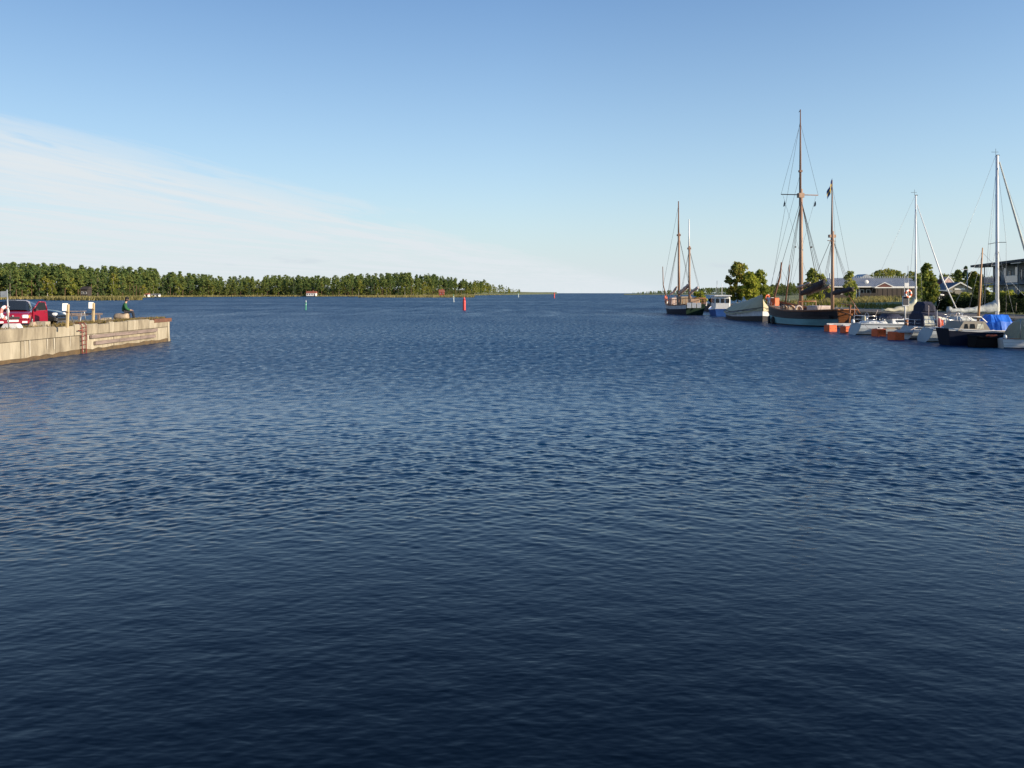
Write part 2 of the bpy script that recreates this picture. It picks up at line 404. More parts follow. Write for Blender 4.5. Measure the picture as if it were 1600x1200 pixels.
# ------------------------------------------------------------------ trees
TRUNK_PINE = mat('pine_bark', (0.13, 0.075, 0.045), 0.9, var=0.5, vscale=1.5, stretch=(3, 3, 0.4))
TRUNK_GREY = mat('grey_bark', (0.17, 0.145, 0.12), 0.9, var=0.5, vscale=2.0, stretch=(3, 3, 0.5))
TRUNK_BIRCH = mat('birch_bark', (0.50, 0.47, 0.42), 0.8, col2=(0.13, 0.11, 0.10), vscale=2.5)
LEAF_PINE = leaf_mat('pine_needles', (0.063, 0.108, 0.046), (0.129, 0.190, 0.063), (0.259, 0.280, 0.079), 0.06)
LEAF_SPRUCE = leaf_mat('spruce_needles', (0.035, 0.071, 0.039), (0.069, 0.112, 0.051), (0.121, 0.161, 0.058), 0.06)
LEAF_BIRCH = leaf_mat('birch_leaves', (0.096, 0.137, 0.036), (0.193, 0.233, 0.048), (0.354, 0.321, 0.072), 0.12)
LEAF_UNDER = leaf_mat('undergrowth_leaves', (0.045, 0.063, 0.027), (0.090, 0.117, 0.039), (0.173, 0.188, 0.057), 0.06)
LEAF_GREEN = leaf_mat('green_leaves', (0.081, 0.121, 0.030), (0.230, 0.276, 0.060), (0.391, 0.391, 0.086), 0.35)
LEAF_YELLOW = leaf_mat('yellowing_leaves', (0.149, 0.184, 0.034), (0.310, 0.356, 0.057), (0.483, 0.448, 0.081), 0.35)
LEAF_RUSSET = leaf_mat('turning_leaves', (0.080, 0.120, 0.032), (0.190, 0.225, 0.048), (0.350, 0.280, 0.068), 0.3)
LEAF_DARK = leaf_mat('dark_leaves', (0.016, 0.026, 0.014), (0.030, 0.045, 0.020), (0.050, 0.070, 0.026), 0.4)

def leaf_cloud(cl, rc, per, size, r, flat=1.0):
    """quads scattered about clump centres cl (n,3) with radii rc (n,)"""
    n = len(cl)
    c = np.repeat(cl, per, 0); rad = np.repeat(rc, per)
    d = r.normal(0, 1, (n * per, 3)); d /= np.linalg.norm(d, axis=1)[:, None]
    p = c + d * (rad * r.uniform(0.25, 1.0, n * per) ** 0.6)[:, None] * np.array([1, 1, flat])
    nrm = d + r.normal(0, 0.55, d.shape) + np.array([0, 0, 0.35]); nrm /= np.linalg.norm(nrm, axis=1)[:, None]
    a = np.cross(nrm, r.normal(0, 1, d.shape)); a /= np.linalg.norm(a, axis=1)[:, None]
    b = np.cross(nrm, a)
    s = (size * r.uniform(0.6, 1.35, n * per))[:, None]
    V = np.stack([p - a * s, p - b * s * 0.7, p + a * s, p + b * s * 0.7], 1).reshape(-1, 3)
    return V, np.arange(len(V)).reshape(-1, 4)
def crown_points(kind, h, n, r):
    if kind == 'pine':
        t = r.uniform(0.0, 1.0, n) ** 0.85; z0_ = r.uniform(0.24, 0.46); z = h * (z0_ + (1 - z0_) * t)
        rad = h * 0.15 * np.clip(1.0 - (np.abs(t - 0.30) / 0.74) ** 1.5, 0.03, 1) * r.uniform(0.75, 1.25)
        rc = h * r.uniform(0.045, 0.085, n); flat = 0.65
    elif kind == 'spruce':
        t = r.uniform(0.0, 1.0, n) ** 1.25; z = h * (0.10 + 0.90 * t); rad = h * 0.17 * (1.03 - t) ** 0.85; rc = h * (0.028 + 0.05 * (1 - t)); flat = 0.6
    elif kind == 'bush':
        t = r.uniform(0.0, 1.0, n); z = h * (0.10 + 0.8 * t); rad = h * 0.62 * np.sqrt(np.clip(1.05 - t ** 2, 0.05, 1)); rc = h * r.uniform(0.10, 0.20, n); flat = 0.9
    elif kind == 'column':
        t = r.uniform(0.0, 1.0, n); z = h * (0.20 + 0.78 * t); rad = h * 0.17 * np.sin(np.pi * np.clip(0.12 + 0.84 * t, 0, 1)) ** 0.7; rc = h * r.uniform(0.045, 0.08, n); flat = 1.1
    else:
        t = r.uniform(0.0, 1.0, n); z = h * (0.18 + 0.80 * t); rad = h * 0.235 * np.sin(np.pi * np.clip(0.16 + 0.80 * t, 0, 1)) ** 0.75; rc = h * r.uniform(0.05, 0.10, n); flat = 0.9
    a = r.uniform(0, 2 * np.pi, n); q = rad * r.uniform(0.25, 1.0, n) ** 0.55
    lump = 1 + 0.30 * np.sin(a * 2 + r.uniform(0, 6)) + 0.28 * np.sin(a * 3 + z * 1.1 + r.uniform(0, 6))
    cl = np.stack([q * np.cos(a) * lump, q * np.sin(a) * lump, z], 1)
    return cl, np.broadcast_to(rc, (n,)) * 1.0, flat
def tree_proto(kind, h, clumps, per, size, leafm, barkm, seed):
    """(trunk mesh, crown mesh) of one tree grown to height h"""
    r = np.random.default_rng(seed); rd = random.Random(seed)
    cl, rc, flat = crown_points(kind, h, clumps, r)
    V, F = leaf_cloud(cl, rc, per, size, r, flat)
    me = mesh_np('crown', V, F); me.materials.append(leafm)
    mb = MB(); top = {'pine': 0.93, 'spruce': 0.97, 'bush': 0.5, 'column': 0.85}.get(kind, 0.8) * h
    r0 = h * (0.014 if kind in ('pine', 'spruce') else 0.017); bend = [rd.uniform(-0.012, 0.012) * h for _ in range(2)]
    pts = [(bend[0] * math.sin(3 * t), bend[1] * math.sin(2.4 * t), top * t - (0.4 if t == 0 else 0)) for t in (0, 0.2, 0.45, 0.7, 1.0)]
    mb.tube(pts, [r0, r0 * 0.85, r0 * 0.65, r0 * 0.42, r0 * 0.12], 6)
    idx = list(range(len(cl))); rd.shuffle(idx)
    for i in idx[:max(5, clumps // 5)]:
        c = cl[i]; zt = max(0.12 * h, min(top * 0.95, c[2] - 0.45 * math.hypot(c[0], c[1]))); t = zt / top
        s0 = Vector((bend[0] * math.sin(3 * t), bend[1] * math.sin(2.4 * t), zt))
        mid = s0.lerp(Vector(c), 0.55) + Vector((0, 0, 0.02 * h))
        mb.tube([s0, mid, c], [r0 * 0.32, r0 * 0.2, r0 * 0.08], 4, caps=False)
    tm = bpy.data.meshes.new('trunk'); tm.from_pydata(mb.v, [], mb.f); tm.materials.append(barkm); tm.update()
    return tm, me
def plant_tree(name, proto, loc, s, rz, label, cat='tree', group=None, sz=None):
    o = thing(name, label, cat, loc, rz, group); o.scale = (s, s, sz or s)
    for nm, me in (('trunk', proto[0]), ('crown', proto[1])):
        c = bpy.data.objects.new(nm, me); C.objects.link(c); c.parent = o
    return o

def PX(px, Y): return (px - 800) / 1300.0 * Y
def PZ(py, Y): return CAM_H - (py - 458) * Y / 1300.0

# ------------------------------------------------------------------ wooded shore across the water
GROUND_FAR = mat('far_meadow', (0.17, 0.17, 0.065), 0.95, col2=(0.10, 0.12, 0.04), vscale=0.05)
REED = leaf_mat('reed_blades', (0.13, 0.135, 0.050), (0.25, 0.225, 0.090), (0.36, 0.30, 0.13), 0.05, 0.3)
SHORE = [(-420, 430), (-120, 440), (0, 455), (120, 500), (180, 560), (260, 740), (400, 820), (540, 860), (640, 930), (740, 1280), (815, 1900), (870, 2900)]
TOPS = [(-420, 412), (0, 414), (60, 414), (130, 417), (180, 418), (240, 423), (300, 430), (350, 435), (400, 434), (450, 433), (520, 434), (560, 430), (640, 429), (690, 433), (730, 439), (750, 437), (770, 445), (790, 450), (812, 454), (870, 457)]
def shore_y(px): return float(np.interp(px, *zip(*SHORE)))
def top_y(px): return float(np.interp(px, *zip(*TOPS)))
def far_z(px, d):
    """height of the far land d metres behind its waterline"""
    return float(np.interp(d, [-4, 0, 5, 30, 90, 250, 500], [-1.0, 0.05, 0.5, 1.4, 4.0, 8.0, 10.0]))
mb = MB(); rows = [-4, 0, 5, 15, 30, 60, 120, 250, 500]; cols = list(range(-420, 871, 15)); rings = []
for d in rows:
    rg = []
    for px in cols:
        Y = shore_y(px) + d + (3.0 * math.sin(px * 0.11) + 2 * math.sin(px * 0.037)) * (1 if d < 40 else 0)
        rg.append((PX(px, shore_y(px)) * Y / shore_y(px), Y, far_z(px, d) * (1.0 if px < 760 else 0.7) + (0.3 * math.sin(px * 0.3 + d) if d > 5 else 0)))
    rings.append(rg)
mb.loft(rings, closed=False, smooth=True)
tag(mb.build('far_shore_ground', GROUND_FAR), kind='structure')

protos = {
    'pine': [tree_proto('pine', 18, 34, 30, 0.46, LEAF_PINE, TRUNK_PINE, 100 + i) for i in range(6)],
    'spruce': [tree_proto('spruce', 18, 40, 22, 0.42, LEAF_SPRUCE, TRUNK_GREY, 200 + i) for i in range(3)],
    'birch': [tree_proto('birch', 13, 34, 28, 0.38, LEAF_BIRCH, TRUNK_BIRCH, 300 + i) for i in range(4)],
}
BASEH = {'pine': 18.0, 'spruce': 18.0, 'birch': 13.0}
FAR_LABEL = {'pine': ('pine_tree', 'rounded bare-trunked pine of the wood across the water', 'pines of the wood across the water'),
             'spruce': ('spruce_tree', 'dark pointed spruce among the pines across the water', 'spruces of the wood across the water'),
             'birch': ('birch_tree', 'low yellow-green tree fronting the wood across the water', 'leafy trees along the far waterline')}
rt = random.Random(5)
def far_species(px, front):
    a = rt.random(); leafy = 0.30 if front else 0.12
    if 560 < px < 640 or 655 < px < 700 and not front: leafy *= 0.5
    if px > 735: leafy = 0.6
    return 'birch' if a < leafy else ('spruce' if a < leafy + 0.13 else 'pine')
n_ind = 0
for row, (d0, d1, cnt) in enumerate([(8, 18, 96), (20, 36, 102), (40, 62, 90)]):
    for i in range(cnt):
        px = -34 + (i + rt.uniform(-0.4, 0.4)) * (806.0 / cnt) + row * 3
        if 128 < px < 142 and row < 2: continue                          # clearing with the dark cabin
        if px > 752 and row: continue
        Ys = shore_y(px); d = rt.uniform(d0, d1); Y = Ys + d
        k = far_species(px, row == 0)
        want = PZ(top_y(px), Y)
        h = want * rt.uniform(*{'pine': (0.74, 0.98), 'spruce': (0.6, 1.0), 'birch': (0.42, 0.68) if row == 0 else (0.55, 0.8)}[k])
        h = max(3.0, h - far_z(px, d))
        s = h / BASEH[k]
        nm, lb, gp = FAR_LABEL[k]
        where = 'behind the reed bank' if px < 182 else 'behind the pale boathouses' if px < 300 else 'near the long white house' if px < 545 else 'behind the reedy islet' if px < 715 else 'at the thin far end'
        lb = lb + ', ' + where
        x = PX(px, Ys) * Y / Ys
        plant_tree(nm, rt.choice(protos[k]), (x, Y, far_z(px, d) - 0.1), s * rt.uniform(0.95, 1.2), rt.uniform(0, 6.28), lb, 'tree', gp, sz=s)
        n_ind += 1
# the depth of the wood behind them, one mass
VV, FF, off = [], [], 0
MM = []
src = {}
for k in protos:
    src[k] = []
    for tm, cm in protos[k]:
        v = np.empty(len(cm.vertices) * 3, np.float32); cm.vertices.foreach_get('co', v); v = v.reshape(-1, 4, 3)
        src[k].append(v)
def mass(name, spots, leafs, kind_of):
    parts = {k: [] for k in src}
    for (x, Y, z, h, k) in spots:
        v = rt.choice(src[k]); keep = rng.random(len(v)) < 0.5; v = v[keep]
        a = rt.uniform(0, 6.28); s = h / BASEH[k]; c_, s_ = math.cos(a), math.sin(a); w = s * rt.uniform(1.0, 1.25)
        q = np.stack([(v[..., 0] * c_ - v[..., 1] * s_) * w + x, (v[..., 0] * s_ + v[..., 1] * c_) * w + Y, v[..., 2] * s + z], -1)
        parts[k].append(q)
    Vs = []; mats_ = []; mi = []
    for k, lst in parts.items():
        if not lst: continue
        q = np.concatenate(lst).reshape(-1, 3); Vs.append(q); mi.append(np.full(len(q) // 4, len(mats_), np.int32)); mats_.append(leafs[k])
    V = np.concatenate(Vs); me = mesh_np(name, V, np.arange(len(V)).reshape(-1, 4))
    for m in mats_: me.materials.append(m)
    me.polygons.foreach_set('material_index', np.concatenate(mi))
    o = bpy.data.objects.new(name, me); C.objects.link(o); return tag(o, kind='stuff')
LEAFS = {'pine': LEAF_PINE, 'spruce': LEAF_SPRUCE, 'birch': LEAF_BIRCH}
spots = []
for i in range(620):
    px = rt.uniform(-90, 812); Ys = shore_y(px); d = 45 + 190 * rt.random() ** 1.2
    if px > 745: d = rt.uniform(12, 60)
    Y = Ys + d; k = far_species(px, False); z = far_z(px, d)
    h = (PZ(top_y(px) + rt.uniform(-3.5, 5.0), Y) - z) * (1.0 if k != 'birch' else 0.85)
    spots.append((PX(px, Ys) * Y / Ys, Y, z, max(3.0, h), k))
mass('far_woods', spots, LEAFS, None)
pts = []
for i in range(2600):                                                     # bushes and saplings that close the gaps between the trunks
    px = rt.uniform(-90, 800); Ys = shore_y(px); d = rt.uniform(13, 120); Y = Ys + d
    if px > 740: continue
    pts.append((PX(px, Ys) * Y / Ys, Y, far_z(px, d) + rt.uniform(0.3, 4.2)))
V_, F_ = leaf_cloud(np.array(pts), rng.uniform(1.6, 3.6, len(pts)), 34, 0.75, rng, 0.8)
me = mesh_np('far_undergrowth', V_, F_); me.materials.append(LEAF_UNDER)
o = bpy.data.objects.new('far_undergrowth', me); C.objects.link(o); tag(o, kind='stuff')
# trees continuing out of the picture on the left, and the low coast on the horizon to the right
spots = []
for i in range(110):
    px = rt.uniform(-420, -90); Ys = shore_y(px); d = rt.uniform(8, 120); Y = Ys + d; z = far_z(px, d); k = far_species(px, False)
    spots.append((PX(px, Ys) * Y / Ys, Y, z, max(4, PZ(top_y(px) + rt.uniform(-1, 5), Y) - z), k))
for i in range(300):
    px = rt.uniform(988, 1260); Y = rt.uniform(1750, 1950); ty = np.interp(px, [988, 1010, 1060, 1110, 1260], [457.2, 455.5, 452.5, 449.5, 447]) + rt.uniform(-0.4, 1.6)
    h_ = max(2.5, PZ(ty, Y) - 1.5) * 1.35; spots.append((PX(px, 1750) * Y / 1750, Y, 1.5 - 0.35 * h_ / 1.35, h_, 'pine' if rt.random() < 0.7 else 'birch'))
mass('distant_woods', spots, LEAFS, None)
mb = MB()
mb.loft([[(PX(px, Y), Y, z) for px in range(975, 1300, 25)] for Y, z in ((1690, -0.6), (1710, 0.8), (1760, 1.6), (1950, 2.0), (2150, 2.0))], closed=False)
tag(mb.build('distant_coast_ground', GROUND_FAR), kind='structure')
# reeds along the waterline and on the two low banks
pts = []
for i in range(5200):
    px = rt.uniform(-60, 800); d = rt.uniform(-1.5, 6)
    Ys = shore_y(px); Y = Ys + d + 3.0 * math.sin(px * 0.11) + 2 * math.sin(px * 0.037)
    pts.append((PX(px, Ys) * Y / Ys, Y, max(0, far_z(px, d)) - 0.1))
tag(blades('shore_reeds', REED, pts, 1.5, 0.55), kind='stuff')
BANK = mat('reed_bank_mud', (0.20, 0.15, 0.075), 0.95, var=0.4, vscale=0.3)
def bank(name, px0, px1, y_front, depth, hgt, n):
    Y0 = CAM_H * 1300 / (y_front - 458); mb = MB(); rg = []
    for q in np.linspace(0, 1, 24):
        w = math.sin(math.pi * q) ** 0.4; x = PX(px0 + (px1 - px0) * q, Y0)
        rg.append([(x, Y0 + depth / 2 + w * depth * t, 0.55 * (1 - abs(2 * t) ** 2) * w - 0.15) for t in (-0.5, -0.3, 0, 0.3, 0.5)])
    mb.loft(rg, closed=False, smooth=True)
    tag(mb.build(name + '_ground', BANK), kind='structure')
    p = []
    for i in range(n):
        q = rt.random(); w = math.sin(math.pi * q) ** 0.4; t = rt.uniform(-0.48, 0.48)
        p.append((PX(px0 + (px1 - px0) * q, Y0), Y0 + depth / 2 + w * depth * t, 0.0))
    tag(blades(name + '_reeds', REED, p, hgt, 0.5), kind='stuff')
bank('reed_bank', 40, 182, 469.6, 44, 2.0, 3800)
bank('reed_islet', 548, 738, 465.0, 70, 1.7, 3400)

# houses among the far trees
WHITE = mat('white_paint', (0.74, 0.73, 0.70), 0.5, var=0.10, vscale=1.2)
DARKWOOD = mat('dark_stained_wood', (0.040, 0.032, 0.028), 0.8, var=0.4, vscale=2.0, stretch=(4, 4, 0.6))
FALU = mat('red_paint', (0.33, 0.055, 0.035), 0.75, var=0.25, vscale=2.0)
ROOF_RED = mat('red_roof_tile', (0.30, 0.10, 0.065), 0.8, var=0.3, vscale=1.5)
ROOF_GREY = mat('grey_roof', (0.19, 0.20, 0.22), 0.6, var=0.2, vscale=1.0)
PANE = glass_mat('window_pane')
def cottage(name, label, px, Y, z, w, dp, wall_h, roof_h, wm, rm, wins=2, chimney=True, rz=0.0):
    o = thing(name, label, 'house', (PX(px, Y), Y, z), rz)
    MB().box((0, 0, wall_h / 2), (w, dp, wall_h)).build('wall', wm, o)
    e = 0.4; mb = MB(); hw, hd = w / 2 + e, dp / 2 + e
    mb.prism([(-hd, wall_h - 0.15), (hd, wall_h - 0.15), (0, wall_h + roof_h)], -hw, hw, 'X')
    rf = mb.build('roof', rm, o)
    if chimney: MB().box((w * 0.15, 0, wall_h + roof_h + 0.2), (0.7, 0.7, 1.4)).build('chimney', rm, rf)
    for i in range(wins):
        x = (i + 0.5) / wins * w - w / 2
        f = MB().box((x, -dp / 2 - 0.04, wall_h * 0.55), (1.3, 0.08, 1.4)).build('window', WHITE, o)
        MB().box((x, -dp / 2 - 0.09, wall_h * 0.55), (1.0, 0.03, 1.1)).build('pane', PANE, f)
    MB().box((w * 0.38, -dp / 2 - 0.04, 1.0), (0.9, 0.08, 2.0)).build('door', DARKWOOD, o)
    return o
cottage('cabin', 'black boarded cabin in a gap of the wood behind the reed bank', 134.5, 512, 0.8, 4.2, 5, 5.2, 1.6, DARKWOOD, DARKWOOD, 2, False)
cottage('house', 'long white house with a red chimney at the far waterline', 487, 842, 0.6, 9.5, 6, 3.0, 1.8, WHITE, ROOF_RED, 4)
cottage('house', 'red cottage with white windows by the water near the end of the wood', 690, 1040, 0.8, 6.2, 6, 4.2, 3.0, FALU, ROOF_RED, 2)
cottage('boathouse', 'small pink-white boathouse half hidden behind pine trunks', 226, 672, 0.6, 7.0, 4, 1.9, 1.0, WHITE, ROOF_RED, 3, False)
cottage('boathouse', 'wide low pale boathouse on the beach below tall pines', 242, 704, 0.6, 8.0, 4, 1.6, 0.8, WHITE, ROOF_GREY, 3, False)
# dark jetty at the tip of the islet
t = thing('jetty', 'dark wooden jetty at the tip of the reedy islet', 'jetty', (PX(549, 640), 640, 0))
MB().box((0, 0, 0.75), (4.6, 2.0, 0.2)).build('deck', DARKWOOD, t)
for x in (-2, 0, 2):
    MB().tube([(x, -0.9, -0.6), (x, -0.9, 1.0)], 0.16, 6).build('pile', DARKWOOD, t)

# sea marks
SEA_RED = mat('red_sea_mark_paint', (0.62, 0.055, 0.050), 0.5, var=0.2, vscale=2)
SEA_GREEN = mat('green_sea_mark_paint', (0.06, 0.33, 0.20), 0.5, var=0.2, vscale=2)
SEA_WHITE = mat('pale_sea_mark_paint', (0.55, 0.62, 0.62), 0.5, var=0.2, vscale=2)
def spar(label, px, y_base, h, r, m, topm=None, lean=0.0):
    Y = CAM_H * 1300 / (y_base - 458)
    o = thing('sea_mark', label, 'sea mark', (PX(px, Y), Y, 0), 0, None, 0, lean)
    MB().lathe([(r * 0.8, -1.0), (r, 0.05), (r, h * 0.72), (r * 0.82, h * 0.78)], 14).build('spar_body', m, o)
    MB().lathe([(r * 0.8, h * 0.78), (r * 0.62, h * 0.9), (r * 0.45, h), (r * 0.2, h * 1.02)], 14).build('spar_head', topm or m, o)
    MB().lathe([(r * 1.12, h * 0.55), (r * 1.12, h * 0.60)], 14).build('band', topm or m, o)
spar('thick red sea mark in mid channel', 725.3, 484.5, 2.65, 0.30, SEA_RED)
spar('slim green sea mark with a pale head, before the wood', 477.7, 484.5, 2.0, 0.13, SEA_GREEN, SEA_WHITE, 0.03)
spar('thin pale sea mark near the tip of the reedy islet', 709, 472, 3.0, 0.17, SEA_WHITE, SEA_GREEN, -0.03)
spar('tiny pale sea mark far out below the end of the wood', 810, 464.6, 3.6, 0.30, SEA_WHITE, SEA_GREEN)
spar('tiny red sea mark far out on the open horizon', 866, 466, 4.0, 0.40, SEA_RED)

# ------------------------------------------------------------------ quay with the parked cars
CONC = mat('weathered_concrete', (0.34, 0.295, 0.215), 0.9, col2=(0.185, 0.155, 0.11), vscale=1.7, bump=0.5, bscale=9.0, stretch=(1, 0.8, 0.35), streak=((0.13, 0.105, 0.07), 2.6, 0.35))
CONC2 = mat('paler_concrete', (0.40, 0.355, 0.27), 0.9, col2=(0.27, 0.235, 0.17), vscale=1.6, bump=0.4, bscale=12.0, stretch=(1, 0.9, 0.3), streak=((0.19, 0.15, 0.10), 3.1, 0.4))
CONC_WET = mat('wet_stained_concrete', (0.13, 0.085, 0.040), 0.6, col2=(0.07, 0.05, 0.028), vscale=2.0, bump=0.4, bscale=9.0)
LIME = mat('lime_streak', (0.52, 0.49, 0.42), 0.9, var=0.2, vscale=3.0)
GRAVEL = mat('quay_gravel', (0.30, 0.255, 0.19), 0.95, col2=(0.19, 0.16, 0.115), vscale=0.8, bump=0.6, bscale=18.0)
RUST = mat('rusty_steel', (0.165, 0.072, 0.042), 0.85, col2=(0.10, 0.050, 0.034), vscale=4.0)
TIMBER = mat('weathered_timber', (0.215, 0.165, 0.145), 0.85, var=0.35, vscale=2.0, stretch=(4, 0.5, 4))
POST = mat('tan_post_wood', (0.47, 0.36, 0.20), 0.8, var=0.25, vscale=3.0, stretch=(4, 4, 0.6))  # pale tan wood of the sign posts
LADDER = mat('red_ladder_paint', (0.17, 0.036, 0.028), 0.7, var=0.35, vscale=5.0)
GALV = mat('galvanised_steel', (0.42, 0.44, 0.46), 0.45, metal=0.5, var=0.15, vscale=4.0)
RUBBER = mat('black_rubber', (0.018, 0.018, 0.019), 0.75, var=0.3, vscale=4.0)
DRY = leaf_mat('dry_grass', (0.12, 0.105, 0.035), (0.24, 0.185, 0.075), (0.34, 0.25, 0.11), 0.8, 0.3)
STONE = mat('pale_stone', (0.46, 0.38, 0.28), 0.9, col2=(0.22, 0.155, 0.11), vscale=2.2, bump=0.6, bscale=8.0)

QZ, QX = 1.72, -25.0
QY0, QY1 = 8.0, 60.7
mb = MB()          # ground of the quay, a little lower than its coping
mb.prism([(QX - 0.55, 0), (QX - 0.55, QY1 - 0.6), (-34, 58.6), (-46, 57.6), (-90, 56), (-90, 0)], -1.5, QZ - 0.10, 'Z')
tag(mb.build('quay_ground', GRAVEL), kind='structure')
quay = thing('quay_wall', 'sunlit old concrete quay wall with two timber rubbing strips and a red ladder', 'quay wall', (QX, 0, 0))
MB().box((-0.62, (QY0 + QY1) / 2, 0.0), (0.9, QY1 - QY0, 2.9)).build('core', CONC, quay)
rq = random.Random(3)
y = QY0; n = 0
while y < QY1 - 0.2:                           # cast panels with open joints; the upper course stands a little proud
    L_ = min(rq.uniform(3.0, 3.8), QY1 - y)
    if QY1 - (y + L_) < 1.4: L_ = QY1 - y
    j = 0.02; dx = rq.uniform(-0.02, 0.02)
    mb = MB()
    mb.prism([(-0.10 + dx, -1.0), (0.07 + dx, -1.0), (0.03 + dx, 1.04), (-0.10 + dx, 1.04)], y + j, y + L_ - j, 'Y')
    mb.build('wall_panel', CONC if n % 3 else CONC2, quay)
    y2 = y
    while y2 < y + L_ - 0.05:
        l2 = min(rq.uniform(0.9, 2.4), y + L_ - y2)
        if y + L_ - (y2 + l2) < 0.5: l2 = y + L_ - y2
        d2 = rq.uniform(-0.015, 0.025); t2 = QZ - rq.choice([0, 0, 0, 0.04, 0.09])
        mb = MB(); mb.prism([(-0.13, 1.075), (0.05 + d2, 1.075), (0.06 + d2, t2 - 0.05), (0.0 + d2, t2), (-0.13, t2)], y2 + 0.025, y2 + l2 - 0.025, 'Y')
        mb.build('coping_block', rq.choice([CONC, CONC2, CONC]), quay)
        y2 += l2
    y += L_; n += 1
mb = MB(); yy = QY0                             # stained foot of the wall, ragged upper edge
ring = []
while yy <= QY1 + 0.02:
    hh = 0.15 + 0.12 * rq.random(); ring.append([(0.105, yy, -1.0), (0.10, yy, hh), (0.02, yy, hh + 0.01), (0.02, yy, -1.0)]); yy += 0.62
mb.loft(ring, caps=True); mb.build('stained_foot', CONC_WET, quay)
for k in range(16):                            # lime streaks running from the joint
    ys = rq.uniform(34, 52); l_ = rq.uniform(0.3, 0.95); w_ = rq.uniform(0.03, 0.10); s0 = 0.045
    MB().add([(s0 + 0.062, ys, 1.06), (s0 + 0.062, ys + w_, 1.06), (s0 + 0.075, ys + w_ * 0.8, 1.06 - l_), (s0 + 0.075, ys + w_ * 0.35, 1.06 - l_ * 1.1)], [(0, 1, 2, 3)]).build('lime_streak', LIME, quay)
for z0, ya, yb in ((0.92, 49.1, 58.3), (0.52, 49.6, 58.0)):       # timber rubbing strips, in lengths
    yc = ya
    while yc < yb - 0.1:
        l2 = min(3.0, yb - yc)
        MB().box((0.13, yc + l2 / 2, z0), (0.12, l2 - 0.03, 0.20)).build('rubbing_strip', TIMBER, quay); yc += l2
# the corner at the end is rounded, with a steel plate on its top
mb = MB(); rg = []
for z in (-1.0, 1.62):
    w = 0.10 if z < 0 else 0.0
    rg.append([(-0.9, QY1 - 0.05, z)] + [(-0.45 + (0.52 + w) * math.cos(a), QY1 - 0.3 + (0.52 + w) * math.sin(a), z) for a in np.linspace(-0.25, math.pi / 2, 8)] + [(-0.9, QY1 + 0.22 + w, z)])
mb.loft(rg, caps=True); mb.build('corner', CONC2, quay)
MB().box((-0.22, QY1 - 1.25, QZ - 0.16), (0.62, 2.9, 0.26)).build('corner_plate', RUST, quay)
mb = MB(); mb.prism([(-0.5, QY1), (-9, QY1 - 2.2), (-9, QY1 - 2.8), (-0.5, QY1 - 0.8)], -1.0, 1.55, 'Z'); mb.build('end_face', CONC, quay)

# red ladder
t = thing('ladder', 'red iron ladder hooked over the edge of the quay wall', 'ladder', (QX + 0.17, 48.2, 0))
for dy in (-0.22, 0.22):
    MB().tube([(-0.5, dy, QZ + 0.04), (-0.1, dy, QZ + 0.06), (0.03, dy, QZ - 0.10), (0.06, dy, -0.5)], 0.035, 6).build('rail', LADDER, t)
for k in range(7): MB().tube([(0.055, -0.22, 0.02 + k * 0.25), (0.055, 0.22, 0.02 + k * 0.25)], 0.024, 6).build('rung', LADDER, t)
MB().box((0.04, -0.30, 1.36), (0.05, 0.70, 0.05)).build('crossbar', LADDER, t)

# low guard rail along the end of the quay
t = thing('guard_rail', 'low weathered timber rail along the end of the quay', 'rail', (0, 0, 0))
a, b = Vector((-29.2, 59.35, 0)), Vector((-33.6, 58.2, 0)); u_ = (b - a).normalized()
for i in range(2):
    p, q = a.lerp(b, i / 2), a.lerp(b, (i + 1) / 2); m_ = (p + q) / 2
    MB().box((m_.x, m_.y, QZ + 0.30), ((q - p).length - 0.02, 0.14, 0.13), math.atan2(u_.y, u_.x)).build('beam', TIMBER, t)
for i in range(4):
    p = a.lerp(b, (i + 0.2) / 3.6); MB().box((p.x, p.y, QZ + 0.06), (0.14, 0.14, 0.36)).build('post', TIMBER, t)

# sign posts
def sign_post(label, px, y0, top_py, base_py, w, h, tilt=0.0):
    Y = (CAM_H - QZ) * 1300 / (base_py - 458); H_ = PZ(top_py, Y) - QZ + 0.1
    o = thing('sign_post', label, 'sign', (PX(px, Y), Y, QZ - 0.1), 0, 'white signs on timber posts along the quay', 0, tilt)
    MB().cbox((0, 0, H_ / 2), (0.13, 0.13, H_), 0.015).build('post', POST, o)
    MB().box((-0.10, -0.10, H_ - h / 2 + 0.05), (w * 1.25, 0.025, h), R(38)).build('sign', WHITE, o)
    MB().box((0.0, -0.075, H_ - h - 0.03), (0.15, 0.02, 0.05)).build('bracket', RUST, o)
    return o
sign_post('white sign on a timber post in front of the black car bonnet', 105, 0, 475.5, 509, 0.22, 0.40, 0.035)
sign_post('white sign on a timber post between picnic table and seated man', 145.5, 0, 473.5, 503, 0.22, 0.38, 0.02)

